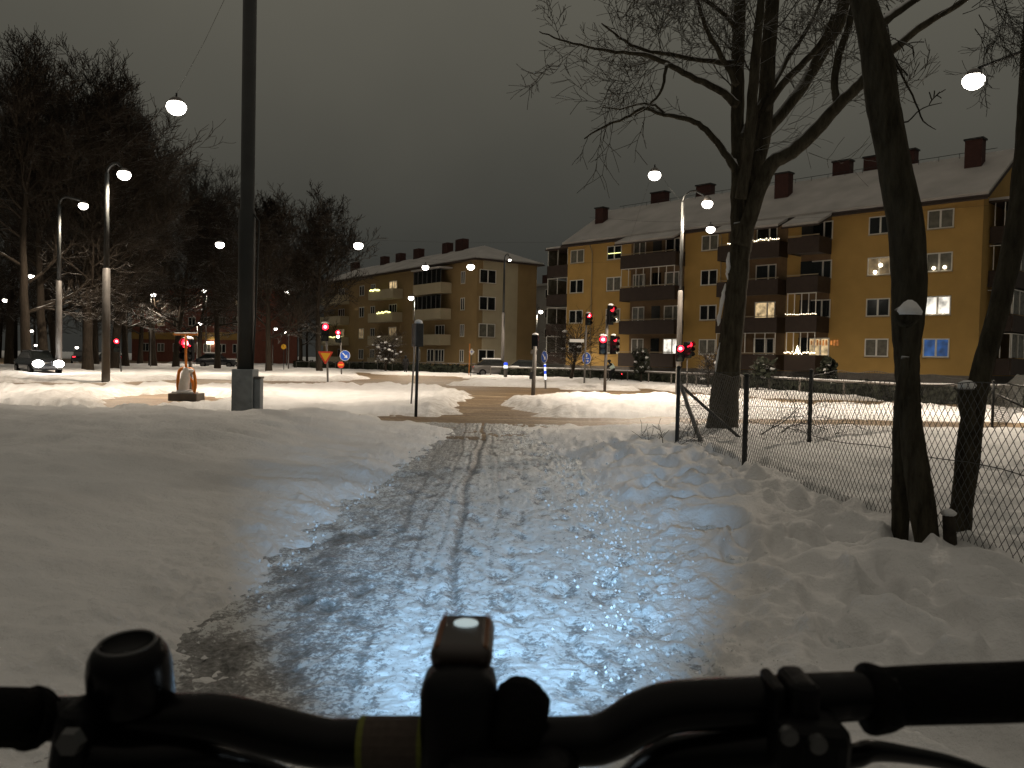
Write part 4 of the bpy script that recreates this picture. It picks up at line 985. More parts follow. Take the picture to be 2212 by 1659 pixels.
def mesh_run(pts, step, name, h=1.06, r=.0025, n=3, skip=None):
    # slanted wires both ways, following the ground between the posts
    seg = [0]; 
    for a, b in zip(pts[:-1], pts[1:]): seg.append(seg[-1] + (b.xy - a.xy).length)
    L = seg[-1]
    ss = np.linspace(0, L, int(L / .15) + 2); gx = np.interp(ss, seg, [p.x for p in pts]); gy = np.interp(ss, seg, [p.y for p in pts])
    gz, _ = terrain(gx, gy); gz = np.convolve(np.pad(gz, 4, mode='edge'), np.ones(9) / 9, 'valid')
    def W(s, z):
        sag = 1 - .035 * math.sin(s * 2.1) ** 2
        return Vector((np.interp(s, ss, gx), np.interp(s, ss, gy), np.interp(s, ss, gz) - .03 + (z + .03) * sag))
    mb = MB(); run = h / 1.25; k = -run; 
    while k < L:
        for sgn in (1, -1):
            pts_ = []
            for j in range(7):
                z = h * j / 6; s = k + run * (j / 6 if sgn > 0 else 1 - j / 6)
                if 0 <= s <= L: pts_.append(W(s, z) + Vector((0, .0018 * sgn, 0)))
            if len(pts_) > 1: mb.tube(pts_, r, n, False)
        k += step
    for z in (h, h * .5): mb.tube([W(s, z) for s in np.linspace(0, L, int(L * 3))], r * 1.3, 4)
    return mb.build(name, M['wire'], ft, False, True)
mesh_run(FA, .074, "wire_mesh"); mesh_run(FB, .074, "wire_mesh", r=.0025)
m = MB(); m.cyl(at(1470, 832, 12.85), at(1634, 978, 12.5), .026, 8); m.build("brace", M['dark'], ft, True, True)
m = MB(); P, r = smooth_line([at(1470, 826, 12.8), at(1487, 880, 12.5), at(1508, 935, 12.1), at(1530, 988, 11.75)], [.03, .035, .04, .045], 4, .006); m.tube(P, r, 8); m.build("rolled_mesh_end", M['galv'], ft, True, True)
m = MB(); m.cyl(at(2150, 850, 19), at(2235, 890, 18.3), .028, 8); m.build("brace", M['dark'], ft, True, True)

# fallen branches on the snow
def fallen(label, spec):
    p0 = spec[0][0]; t = MB(); 
    for pts, r in spec:
        P, rr = smooth_line(pts, [r * (1 - .7 * i / (len(pts) - 1)) for i in range(len(pts))], 4, .01); t.tube(P, rr, 5)
        for k in range(7):
            i = rng.randrange(2, len(P) - 1); twig(t, P[i], (P[i] - P[i - 1]).normalized() + rvec() * .7 + Vector((0, 0, .2)), rng.uniform(.2, .6), rr[i] * .6, 1, .25, .02, .004)
    o = t.build("fallen_branch", M['bark'], None, True); return tag(o, label, "branch", "fallen branches on the snow")
fallen("arching dead branch lying on the snow behind the fence brace", [([at(1655, 965, 13.6), at(1700, 925, 13.9), at(1745, 915, 14.2), at(1790, 930, 14.2)], .018), ([at(1600, 975, 13.4), at(1640, 940, 13.6), at(1690, 912, 13.9), at(1730, 880, 14.2)], .02)])
fallen("low dead branch lying flat on the snow right of the brace", [([at(1690, 975, 13.0), at(1730, 962, 13.3), at(1775, 950, 13.6), at(1790, 955, 13.6)], .016)])
fallen("small dark twig on the snow left of the fence corner post", [([gnd(1415, 968, .10), gnd(1432, 966, .12), gnd(1450, 968, .11)], .022)])
fallen("thin pale twig lying farthest left of the fence corner post", [([gnd(1355, 958, .10), gnd(1375, 962, .12), gnd(1405, 955, .12)], .008)])

# ------------------------------------------------------------ hedges, low rail, bushes along the far pavements
def hedge(label, pts, h, wd, seed):
    rng.seed(seed); mb = MB(); t = thing("hedge", label, "hedge", pts[0])
    tot = sum((b - a).length for a, b in zip(pts[:-1], pts[1:])); n = int(tot * 60)
    for k in range(n):
        f = rng.random() * tot; 
        for a, b in zip(pts[:-1], pts[1:]):
            if f <= (b - a).length: break
            f -= (b - a).length
        d = (b - a).normalized(); p = a + d * f + Vector((-d.y, d.x, 0)) * rng.uniform(-wd, wd) / 2 + Vector((0, 0, h * rng.uniform(0.0, 1.0) * rng.uniform(.85, 1.05)))
        q = rvec() * .17; w_ = rvec().cross(q).normalized() * .12; mb.add([p - q - w_, p + q - w_, p + q + w_, p - q + w_], [(0, 1, 2, 3)])
    for a, b in zip(pts[:-1], pts[1:]):
        d = (b - a).normalized(); c = (a + b) / 2; mb.box((c.x, c.y, c.z + h * .42), ((b - a).length, wd * .7, h * .84), math.atan2(d.y, d.x))
    mb.build("foliage", M['hedge'], t, False, True); return t
RP = [at(1060, 792, 70), at(1239, 796, 67), at(1504, 806, 53), at(1728, 817, 42.5), at(1940, 828, 35), at(2260, 833, 31)]
RP = [Vector((p.x, p.y, Z_FAR)) for p in RP]
rt = thing("low_railing", "long low rail topped with a line of snow along the street before the ochre block", "railing", RP[0])
rm = MB(); sm_ = MB(); pm = MB()
for a, b, z in zip(RP[:-1], RP[1:], (792, 796, 806, 817, 828)):
    L_ = (b - a).length; n = int(L_ / 2.6)
    for k in range(n):
        p = a.lerp(b, k / n); pm.box((p.x, p.y, p.z + .40), (.08, .08, 1.0))
pm2 = []
RPT = [at(1060, 792, 70), at(1239, 796, 67), at(1504, 806, 53), at(1728, 817, 42.5), at(1940, 828, 35), at(2260, 833, 31)]
rm.tube([p - Vector((0, 0, .06)) for p in RPT], .05, 6); sm_.tube(RPT, .038, 6)
rm.build("top_rail", M['plinth'], rt, True, True); sm_.build("snow_line", M['snowcap'], rt, True, True); pm.build("posts", M['plinth'], rt, False, True)['kind'] = 'stuff'
HP = [p + Vector((1.0, 1.3, 0)) for p in RP]
hedge("clipped dark hedge behind the snow-topped rail before the ochre block", HP, .78, 1.1, 5)
HQ = [at(640, 790, 92), at(880, 792, 84), at(1035, 795, 77)]; HQ = [Vector((p.x, p.y, Z_FAR)) for p in HQ]
hedge("dark hedge strip along the foot of the olive block", HQ, .85, 1.2, 6)
rt = thing("low_railing", "thin pale rail on short posts in front of the olive block's hedge", "railing", HQ[0])
rm = MB(); Q = [at(640, 781, 90), at(880, 783, 82), at(1030, 786, 75)]; rm.tube(Q, .03, 5); rm.build("top_rail", M['galv'], rt, True, True)
for k in range(9):
    p = Q[0].lerp(Q[1], k / 8); m = MB(); m.cyl((p.x, p.y, Z_FAR - .1), p, .03, 6); m.build("post", M['galv'], rt, False, True)
def bush(label, px, py, Y, h, wd, seed, twigs=70, snow=40, lean=0, cat="bush", trunk=.06, m='bark_far', leafy=0):
    rng.seed(seed); b_ = at(px, py, Y); b_.z = Z_FAR - .05; t = thing("bush" if cat == "bush" else "small_tree", label, cat, b_); tb = MB(); sn = MB(); lf = MB()
    tb.tube([(0, 0, -.1), (lean * .5, 0, h * .35), (lean, 0, h * .75)], [trunk, trunk * .8, trunk * .3], 7)
    tips = []
    for k in range(twigs):
        z = h * rng.uniform(.2, .75); a = rng.uniform(0, 6.28); d = Vector((math.cos(a), math.sin(a), rng.uniform(.1, 1.1))); p = Vector((lean * z / h, 0, z))
        ln = wd * .55 * rng.uniform(.5, 1.0); twig(tb, p, d, ln, .02, 1, .25, .05, .010); tips.append(p + d.normalized() * ln * rng.uniform(.3, 1))
    tb.build("stems", M[m], t, True)
    for k in range(snow):
        p = rng.choice(tips); sn.ball(p, rng.uniform(.05, .13) * (h / 2.2) ** .5, 7, 5, (1.2, 1.2, .6), jit=.25)
    if snow: sn.build("snow_clumps", M['snowcap'], t, True)
    for k in range(leafy):
        p = rng.choice(tips) + rvec() * .25; q = rvec() * .14; w_ = rvec().cross(q).normalized() * .09; lf.add([p - q - w_, p + q - w_, p + q + w_, p - q + w_], [(0, 1, 2, 3)])
    if leafy: lf.build("leaves", M['hedge'], t)
    return t
bush("dark bare spreading tree standing before the left end of the ochre block", 1232, 812, 64, 4.4, 4.6, 31, 120, 6, .6, "tree", .14)
bush("snow-clumped shrub before the first balcony column of the ochre block", 1385, 815, 58, 2.7, 1.5, 32, 50, 46, 0, leafy=300)
bush("leaning snowy shrub just right of the big tree trunk", 1628, 822, 45, 2.2, 1.3, 33, 45, 34, .9, leafy=250)
bush("slim snow-clumped conifer before the lit lowest balcony", 1790, 828, 42, 2.3, .8, 34, 40, 40, 0, leafy=300)
bush("small round-crowned tree dusted with snow before the olive block", 833, 790, 80, 3.6, 3.6, 35, 130, 60, 0, "tree", .12)
bush("twiggy dark shrub right of the slim lamp post", 1530, 815, 50, 2.6, 1.6, 36, 60, 8, 0)

# ------------------------------------------------------------ big pole with a cabinet
rng.seed(3)
PY = 16.5
pb = at(529, 890, PY); pz = tz(pb.x, pb.y); pb.z = pz
t = thing("utility_pole", "big dark painted pole with a square blue-grey foot, taller than the picture", "pole", pb)
lean = (at(541, 0, PY) - at(529, 890, PY)); lean = lean / lean.z
m = MB(); s = pxm(PY)
m.lathe([(17.5 * s, 0.7), (17.5 * s, 4.25), (14.6 * s, 4.3), (14.2 * s, 12)], 18); o = m.build("shaft", M['pole_paint'], t, True); 
o.matrix_local = Matrix(((1, 0, lean.x, 0), (0, 1, 0, 0), (0, 0, 1, 0), (0, 0, 0, 1)))
m = MB(); m.rbox((0, 0, .35), (45 * s, 45 * s, 1.5), .02); m.build("foot", M['pole_grey'], t)
m = MB(); m.tube([(17.5 * s, -.05, 1.1), (18.5 * s + .03, -.05, 2.0), (18.5 * s + .09, -.05, 4.05), (16 * s, -.05, 4.2)], .018, 6); m.build("cable_pipe", M['pole_paint'], t, True)
m = MB(); m.rbox((22 * s + .07, -.02, .60), (.135, .22, .62), .02); co_ = m.build("cabinet", M['pole_grey'], t); m = MB(); m.box((22 * s + .07, -.02, .935), (.15, .24, .04)); m.build("cabinet_lid", M['galv'], co_)
m = MB(); m.ball((22 * s + .06, -.1, .18), .09, 8, 6, (.8, .8, 1.3), jit=.2); m.build("cable_bundle", M['rubber'], t)

# ------------------------------------------------------------ signs and signals
def disc(mb, c, r, ax, th=.012, n=28, mi=0):
    ax = Vector(ax).normalized(); mb.tube([Vector(c), Vector(c) + ax * th], r, n, True, mi)
def facing(rz): return Vector((math.sin(rz), -math.cos(rz), 0))
def plate(poly, rz, c, th, mi, mb, push=0.0):
    # polygon drawn in (right, up), facing direction `rz` (0 faces the camera)
    f = facing(rz); r_ = Vector((math.cos(rz), math.sin(rz), 0)); u = Vector((0, 0, 1)); c = Vector(c) + f * push
    Mx = Matrix(((r_.x, u.x, f.x, c.x), (r_.y, u.y, f.y, c.y), (r_.z, u.z, f.z, c.z), (0, 0, 0, 1))); mb.prism(poly, Mx, th, mi)
def circ(r, n=28): return [(r * math.cos(2 * math.pi * k / n), r * math.sin(2 * math.pi * k / n)) for k in range(n)]
def signal_head(t, c, rz, lit=0, h=.86, wd=.30, on='red_on', cap=True, core=True):
    c = Vector(c); Mx = Matrix.Rotation(rz, 4, 'Z'); f = facing(rz)
    b = MB(); b.rbox(c, (wd, .20, h), .035, rz); ho = b.build("signal_head", M['black_plastic'], t)
    for k in range(3):
        lc = c + f * .105 + Vector((0, 0, h * (.31 - .31 * k)))
        l = MB(); disc(l, lc, wd * (.42 if k == lit else .34), f, .015); l.build("signal_lens", M[on if k == lit else 'signal_off'], ho)
        if k == lit and core:
            l = MB(); disc(l, lc + f * .018, wd * .21, f, .006); l.build("signal_core", M['red_core'], ho)
        if k == lit and core:
            l_ = bpy.data.lights.new("signal_glow", 'POINT'); l_.energy = 22; l_.color = (1, .03, .06); l_.shadow_soft_size = .08; lo = bpy.data.objects.new("signal_glow", l_); COL.objects.link(lo); lo.parent = ho; lo.location = lc + f * .16
        v = MB(); n = 11; r_ = Vector((math.cos(rz), math.sin(rz), 0)); vs = []
        for j in range(n):
            a = R(-20 + 220 * j / (n - 1)); q = r_ * math.cos(a) + Vector((0, 0, math.sin(a))); ln = .20 if math.sin(a) > 0 else .10
            vs += [lc + q * wd * .46, lc + q * wd * .46 + f * ln, lc + q * wd * .43 + f * ln, lc + q * wd * .43]
        fs = []
        for j in range(n - 1):
            for e in range(4): fs.append((j * 4 + e, (j + 1) * 4 + e, (j + 1) * 4 + (e + 1) % 4, j * 4 + (e + 1) % 4))
        v.add(vs, fs); v.build("signal_visor", M['black_plastic'], ho)
    if cap:
        s_ = MB(); s_.ball(c + Vector((0, 0, h / 2 + .02)), wd * .5, 10, 6, (1.0, .75, .45), jit=.06, M=Mx); s_.build("snow_cap", M['snowcap'], ho, True)
    return ho
def post(t, h, r=.045, m='galv', zb=-.3, top=None):
    b = MB(); b.tube([(0, 0, zb), top if top else (0, 0, h)], r, 10); return b.build("pole", M[m], t, True)
def stand(px, py, Y, label, name, cat, group=None):
    p = at(px, py, Y); return thing(name, label, cat, p, 0, group), p
def rel(px, py, Y, p): return at(px, py, Y) - p
GT = "traffic lights at the crossing"
# A: signal with give-way sign
Y = 40; t, p = stand(709, 835, Y, "signal post with red light and an orange-yellow give-way triangle facing us", "traffic_light", "traffic light", GT)
hd = rel(703, 719, Y, p); post(t, 1, .05, top=(hd.x + .03, 0.05, hd.z + .2)); signal_head(t, (hd.x, -.12, hd.z + .02), .35, 0, h=.84, wd=.36)
sc_ = rel(704, 771, Y, p); w2 = 25 * pxm(Y) / 1.7
mb = MB()
def rtri(a, r):
    out = []
    for k in range(3):
        an = R(-90 + 120 * k); cx_, cy_ = (a - r) * math.cos(an), (a - r) * math.sin(an)
        for j in (-50, -25, 0, 25, 50): out.append((cx_ + r * math.cos(an + R(j)), cy_ + r * math.sin(an + R(j))))
    return out
a_ = .40
plate(rtri(a_, .04), 0.1, (sc_.x, -.10, sc_.z + .05), .012, 1, mb); plate(rtri(a_ * .66, .02), 0.1, (sc_.x, -.10, sc_.z + .05), .004, 0, mb, .013)
mb.build("give_way_sign", [M['sign_yellow'], M['sign_red']], t)
# B: signal with keep-right disc
Y = 62; t, p = stand(738, 809, Y, "signal post with red light beside the round blue arrow sign", "traffic_light", "traffic light", GT)
hd = rel(732, 727, Y, p); post(t, 1, .055, top=(hd.x + .12, 0.02, hd.z + .3)); signal_head(t, (hd.x, -.14, hd.z), .0, 0, h=.95, wd=.42, cap=False)
l = MB(); disc(l, (hd.x, -.27, hd.z - .02), .12, (0, -1, 0), .01); l.build("white_signal", M['bulb'], t)
sc_ = rel(746, 768, Y, p); mb = MB(); r_ = 11.2 * pxm(Y)
plate(circ(r_), 0, (sc_.x, -.12, sc_.z), .012, 1, mb); plate(circ(r_ * .93), 0, (sc_.x, -.12, sc_.z), .004, 0, mb, .013)
def arrow(L_, w_, hd_): return [(-w_, L_), (w_, L_), (w_, -L_ + hd_), (hd_ * .75, -L_ + hd_), (0, -L_), (-hd_ * .75, -L_ + hd_), (-w_, -L_ + hd_)]
def rot2(poly, a): return [(x * math.cos(a) - y * math.sin(a), x * math.sin(a) + y * math.cos(a)) for x, y in poly]
plate(rot2(arrow(r_ * .68, r_ * .11, r_ * .52), R(45)), 0, (sc_.x, -.12, sc_.z), .004, 1, mb, .018)
mb.build("keep_right_sign", [M['sign_blue'], M['sign_white']], t)
sc_ = rel(737, 788, Y, p); mb = MB(); plate(circ(7.2 * pxm(Y), 20), 0, (sc_.x, -.09, sc_.z), .012, 0, mb); plate([(-.2, -.045), (.2, -.045), (.2, .045), (-.2, .045)], 0, (sc_.x, -.09, sc_.z), .004, 1, mb, .013); mb.build("no_entry_sign", [M['sign_red'], M['sign_yellow']], t)
# C: tall dark board on a pole, and a thin leaning pole with a red reflector
Y = 18.4; p = at(898, 901, Y); t = thing("sign_post", "dark pole with a tall narrow board seen edge-on under a dome of snow", "sign post", p)
tp = rel(904, 693, Y, p); post(t, 1, .035, 'dark', top=(tp.x, 0, tp.z)); c_ = rel(902, 724, Y, p); s = pxm(Y)
m = MB(); m.rbox((c_.x, 0, c_.z), (17 * s, .30, 50 * s), .02, .5); bo = m.build("board", M['dark'], t)
m = MB(); m.box((c_.x - 2 * s, -.16, c_.z), (7 * s, .012, 44 * s), .5); m.build("board_face", M['galv'], bo)
m = MB(); m.ball((c_.x + 1.5 * s, 0, c_.z + 27 * s), 9 * s, 10, 6, (1, 1, .75), jit=.06); m.build("snow_cap", M['snowcap'], t, True)
Y = 20.5; p = at(887, 875, Y); t = thing("marker_pole", "thin pale leaning pole with a red reflector beside the dark board", "marker pole", p)
tp = rel(896, 745, Y, p); post(t, 1, .022, 'galv', top=(tp.x, 0, tp.z)); m = MB(); m.box((tp.x - .02, -.03, tp.z), (.07, .02, .09)); m.build("reflector", M['sign_red'], t)
# D: signal head seen from behind
Y = 34; p = at(1151, 857, Y); t = thing("traffic_light", "unlit signal seen from behind, snow-capped, on a thick post by the gap in the snowbank", "traffic light", p, 0, GT)
tp = rel(1156, 748, Y, p); post(t, 1, .085, 'galv', top=(tp.x, 0, tp.z)); c_ = rel(1156, 739, Y, p); signal_head(t, (c_.x, .1, c_.z), R(170), 5, h=.60, wd=.27)
m = MB(); m.rbox((c_.x - .05, -.02, c_.z - .42), (.26, .10, .16), .02); m.build("bracket", M['plinth'], t); c_ = rel(1147, 811, Y, p); m = MB(); m.rbox((c_.x, -.02, c_.z), (.13, .12, .30), .02); m.build("push_button", M['dark'], t)
# E: blue arrow disc on a striped post
Y = 44; p = at(1179, 838, Y); t = thing("traffic_sign", "narrow-seen round blue arrow sign on a blue and white banded post", "traffic sign", p)
tp = rel(1177, 786, Y, p); s = pxm(Y); mb = MB(); zz = 0; zs = [-.3, .45, .75, .92, 1.12, 1.25, tp.z]
for k in range(6): mb.tube([(tp.x * max(0, zs[k]) / tp.z, 0, zs[k]), (tp.x * zs[k + 1] / tp.z, 0, zs[k + 1])], .055 if k else .05, 10, True, [2, 0, 1, 0, 1, 0][k])
m_band = emat("lit_marker_white", (.85, .93, 1.0), 1.1, (.7, .7, .7)); m_blue = emat("lit_marker_blue", (.03, .10, .9), .9, (.02, .06, .5))
mb.build("banded_post", [m_band, m_blue, M['galv']], t); c_ = rel(1176, 771, Y, p); mb = MB(); a_ = R(-62); r_ = 13 * s
plate(circ(r_), a_, (c_.x, -.06, c_.z), .012, 1, mb); plate(circ(r_ * .94), a_, (c_.x, -.06, c_.z), .004, 0, mb, .013); plate(rot2(arrow(r_ * .68, r_ * .1, r_ * .5), R(45)), a_, (c_.x, -.06, c_.z), .004, 1, mb, .018)
mb.build("sign_disc", [M['sign_blue'], M['sign_white']], t)
# F: signal with path sign and a street-name blade
Y = 52; p = at(1262, 828, Y); t = thing("traffic_light", "tall signal post with red light, round blue path sign and a pale name blade", "traffic light", p, 0, GT)
tp = rel(1267, 690, Y, p); post(t, 1, .06, 'galv', top=(tp.x, 0, tp.z)); c_ = rel(1270, 690, Y, p); signal_head(t, (c_.x, -.15, c_.z), R(28), 0, h=.75, wd=.34)
c_ = rel(1267, 774, Y, p); mb = MB(); a_ = R(-48); r_ = 13 * pxm(Y); plate(circ(r_), a_, (c_.x, -.08, c_.z), .012, 1, mb); plate(circ(r_ * .93), a_, (c_.x, -.08, c_.z), .004, 0, mb, .013)
plate([(-r_ * .6, -.02), (r_ * .6, -.02), (r_ * .6, .02), (-r_ * .6, .02)], a_, (c_.x, -.08, c_.z), .003, 1, mb, .018); plate(circ(r_ * .13, 10), a_, (c_.x, -.08, c_.z + r_ * .62), .003, 1, mb, .018)
plate([(-.05, .1), (.05, .1), (.09, .28), (-.09, .28)], a_, (c_.x, -.08, c_.z - .02), .003, 1, mb, .018); mb.tube
for q in (-.11, .11): plate([(x + q, y - .17) for x, y in circ(.075, 12)], a_, (c_.x, -.08, c_.z), .003, 1, mb, .018)
mb.build("path_sign", [M['sign_blue'], M['sign_white']], t); c_ = rel(1246, 736, Y, p); mb = MB(); plate([(-.46, -.10), (.46, -.10), (.46, .10), (-.46, .10)], R(-10), (c_.x, 0, c_.z), .03, 0, mb); mb.build("name_blade", M['sign_white'], t)
m = MB(); m.tube([(c_.x + .4, 0.02, c_.z), (rel(1265, 735, Y, p).x, 0.02, c_.z + .03)], .02, 6); m.build("blade_bracket", M['galv'], t)
# G: post with three heads
Y = 42; p = at(1306, 843, Y); t = thing("traffic_light", "signal post carrying three heads, the lower left one glowing bright red", "traffic light", p, 0, GT)
tp = rel(1312, 690, Y, p); post(t, 1, .075, 'galv', top=(tp.x, .08, tp.z)); s = pxm(Y)
for (px, py, rz, h, on, core) in ((1318, 681, R(42), 42, 'red_dim', False), (1302, 746, R(-8), 40, 'red_on', True), (1324, 745, R(48), 40, 'red_dim', False)):
    c_ = rel(px, py, Y, p); signal_head(t, (c_.x, -.14, c_.z), rz, 0, h=h * s, wd=.40 if core else .33, on=on, core=core)
    b = MB(); b.tube([(c_.x, -.03, c_.z), (rel(1309, py, Y, p).x, .02, c_.z)], .03, 6); b.build("bracket", M['dark'], t)
# H: two heads by the slim lamp post
Y = 33.8; p = at(1484, 832, Y); t = thing("traffic_light", "signal pair glowing red beside the slim lamp post above the fence corner", "traffic light", p, 0, GT); tp = rel(1485, 740, Y, p); post(t, 1, .03, 'galv', top=(tp.x, 0, tp.z))
for (px, py, rz, on, core) in ((1467, 764, R(0), 'red_on', True), (1484, 756, R(30), 'red_on', False)):
    c_ = rel(px, py, Y, p); signal_head(t, (c_.x, -.12, c_.z), rz, 0, h=.66, wd=.32, on=on, core=core, cap=False)
b = MB(); c_ = rel(1467, 757, Y, p); b.tube([(c_.x, .0, c_.z), (tp.x, 0, c_.z)], .025, 6); b.build("bracket", M['dark'], t)
# K: two signals far left
Y = 56; p = at(262, 800, Y); t = thing("traffic_light", "red signal in front of the trees right of the tall lamp post", "traffic light", p, 0, GT); tp = rel(258, 740, Y, p); post(t, 1, .05, 'dark', top=(tp.x, 0, tp.z)); signal_head(t, (tp.x - .1, -.15, tp.z - .2), R(15), 0, h=.9, wd=.38, cap=False)
Y = 27; p = at(414, 850, Y); t = thing("traffic_light", "glowing red signal with a thick snow cap directly behind the orange stand", "traffic light", p, 0, GT); tp = rel(410, 745, Y, p); post(t, 1, .06, 'galv', top=(tp.x, 0, tp.z)); signal_head(t, (tp.x, -.14, tp.z - .18), R(-6), 0, h=.72, wd=.38)
# I: white diamond on a thin stick and an orange snow stick
Y = 58; p = at(1017, 804, Y); t = thing("traffic_sign", "small white diamond sign on a thin stick before the olive block", "traffic sign", p); tp = rel(1019, 760, Y, p); post(t, 1, .022, 'dark', top=(tp.x, 0, tp.z)); mb = MB(); q = 7.4 * pxm(Y)
plate([(0, -q), (q * .85, 0), (0, q), (-q * .85, 0)], 0, (tp.x, -.04, tp.z), .01, 0, mb); plate([(0, -q * .3), (q * .26, 0), (0, q * .3), (-q * .26, 0)], 0, (tp.x, -.04, tp.z), .004, 1, mb, .011); mb.build("diamond_plate", [M['sign_white'], M['sign_blue']], t)
Y = 56; p = at(1013, 804, Y); m = MB(); m.tube([(0, 0, -.2), (.02, 0, 1.95)], .028, 7); o = m.build("snow_stick", M['orange'], None); o.location = p; tag(o, "thin orange snow marker stick beside the white diamond sign", "marker stick")
# small round yellow sign by the park trees
Y = 74; p = at(613, 800, Y); t = thing("traffic_sign", "faint round yellow sign on a thin pole between the two island trees", "traffic sign", p); tp = rel(613, 749, Y, p); post(t, 1, .03, 'dark', top=(tp.x, 0, tp.z)); mb = MB(); plate(circ(5.6 * pxm(Y), 16), 0, (tp.x, -.05, tp.z), .01, 0, mb); mb.build("sign_disc", M['sign_yellow'], t)
# J: lit marker at the foot of the pale lamp column
Y = 62; p = at(1092, 806, Y); t = thing("marker_bollard", "short bollard with a bright blue and white lit top by the pale lamp column", "bollard", p); m = MB(); m.lathe([(.14, -.3), (.14, .35), (.12, .37)], 12); m.build("base", M['galv'], t); m = MB(); m.lathe([(.15, .37), (.16, .55), (.13, .60)], 12); m.build("white_band", m_band, t); m = MB(); m.lathe([(.15, .602), (.16, .76), (.06, .82)], 12); m.build("blue_top", m_blue, t)

# ------------------------------------------------------------ orange tubular stand on a dark plinth
Y = 23.0; p = at(403, 858, Y); t = thing("tubular_stand", "orange stand of bowed tubes with T-shaped top bar and packed snow on a dark plinth", "stand", p); s = pxm(Y)
m = MB(); m.rbox((0, 0, .0), (62 * s, .62, .24), .03); bo = m.build("plinth", M['plinth'], t); m = MB(); m.ball((-.05, 0, .14), .37, 14, 6, (1, .72, .22), jit=.05); m.build("plinth_snow", M['snowcap'], bo, True)
def RL(px, py, dy=0.0): q = rel(px, py, Y, p); return Vector((q.x, dy, q.z))
for (pts, dy, nm) in (([(402, 795), (389, 800), (386, 825), (388, 845), (392, 858)], -.12, 'tube'), ([(404, 797), (418, 800), (424, 828), (422, 848), (420, 862)], -.12, 'tube'), ([(402, 797), (408, 815), (415, 828), (414, 848), (409, 857)], .14, 'tube'), ([(404, 796), (396, 812), (391, 832), (396, 850), (400, 857)], .16, 'tube')):
    P, r = smooth_line([RL(x, y, dy * (k / 4)) for k, (x, y) in enumerate(pts)], [.044] * 5, 5); m = MB(); m.tube(P, r, 9); m.build("bowed_tube", M['orange'], t, True)
m = MB(); m.tube([RL(402, 800), RL(401, 721)], .034, 9); m.build("upright", M['orange'], t, True)
m = MB(); m.tube([RL(376, 722), RL(427, 722)], .033, 9); tb = m.build("top_bar", M['orange'], t, True); m = MB(); m.tube([RL(377, 720), RL(426, 720)], [.03] * 2, 9, flat=.7); m.build("snow_line", M['snowcap'], tb, True)
m = MB(); P, r = smooth_line([RL(400, 856, -.05), RL(399, 835, -.05), RL(403, 808, -.05), RL(405, 795, -.05)], [.13, .15, .12, .08], 4, .012); m.tube(P, r, 10); m.build("packed_snow", M['snowcap'], t, True)
m = MB(); m.ball(RL(415, 801, -.06), .09, 8, 6, (.9, .8, .7), jit=.1); m.build("snow_lump", M['snowcap'], t, True)

# ------------------------------------------------------------ cars
def car(label, loc, rz, paint='carpaint', lights='tail', snow=True, lit=True, head_power=0):
    t = thing("parked_car" if not lit else "car", label, "car", loc, rz); L_, W_ = 4.3, 1.72
    def loft(secs, n=1):
        mb = MB(); vs = []; k = len(secs[0][1])
        for x, sec in secs: vs += [(x, y, z) for y, z in sec]
        fs = [(i * k + j, i * k + (j + 1) % k, (i + 1) * k + (j + 1) % k, (i + 1) * k + j) for i in range(len(secs) - 1) for j in range(k)]
        fs += [tuple(reversed(range(k))), tuple((len(secs) - 1) * k + j for j in range(k))]; mb.add(vs, fs); return mb
    def sec(w_, z0, z1, r=.1): w_ /= 2; return [(-w_ + r * .6, z0), (w_ - r * .6, z0), (w_, z0 + r), (w_, z1 - r), (w_ - r, z1), (-w_ + r, z1), (-w_, z1 - r), (-w_, z0 + r)]
    b = loft([(-2.15, sec(1.45, .42, .78)), (-2.05, sec(1.62, .30, .92)), (-1.3, sec(W_, .24, .97)), (0, sec(W_, .22, .96)), (1.0, sec(W_, .24, .92)), (1.9, sec(1.62, .30, .78)), (2.12, sec(1.4, .40, .66))]).build("body", M[paint], t, True)
    c = loft([(-1.85, sec(1.35, .88, .98)), (-1.25, sec(1.30, .88, 1.38)), (-.6, sec(1.28, .88, 1.47)), (.3, sec(1.28, .88, 1.45)), (1.05, sec(1.36, .86, .95))]).build("cabin", M['glass'], t)
    m = MB(); m.rbox((-.45, 0, 1.46), (1.5, 1.16, .06), .03); m.build("roof", M[paint], t)
    if snow: m = MB(); m.rbox((-.45, 0, 1.53), (1.55, 1.2, .12), .05); m.rbox((1.5, 0, .90), (.85, 1.35, .09), .04); m.build("snow_cover", M['snowcap'], t)['kind'] = 'stuff'
    for x in (-1.32, 1.35):
        for y in (-.80, .80):
            w_ = MB(); w_.tube([(x, y - .1, .31), (x, y + .1, .31)], .31, 18); wo_ = w_.build("wheel", M['rubber'], t); r_ = MB(); r_.tube([(x, y - .106, .31), (x, y + .106, .31)], .19, 14); r_.build("rim", M['steel'], wo_)
    for y in (-.58, .58):
        m = MB(); m.ball((2.05, y, .66), .28 if head_power else .12, 10, 8, (.8, 1.1, .8)); m.build("headlight", M['head' if head_power else 'white'], t)
        m = MB(); m.rbox((-2.09, y, .76), (.12, .30, .15), .03); m.build("tail_light", M['tail'] if lit and not head_power else M['sign_red'], t)
        if head_power: spot(t, (2.2, y, .66), head_power, (1, .96, .9), 70, .6, .05, aim=(1, 0, -.06))
    m = MB(); m.box((-2.12, 0, .55), (.04, .5, .12)); m.build("number_plate", M['sign_white'], t); return t
g = at(82, 785, 52); car("oncoming car with dazzling headlights at the left edge", (g.x, g.y, Z_FAR), math.atan2(-g.y, -g.x) + R(16), lights='head', snow=False, head_power=1500)
g = at(173, 772, 92); car("distant car showing two red tail lights under the trees", (g.x, g.y, Z_FAR), math.atan2(g.y, g.x), snow=False)
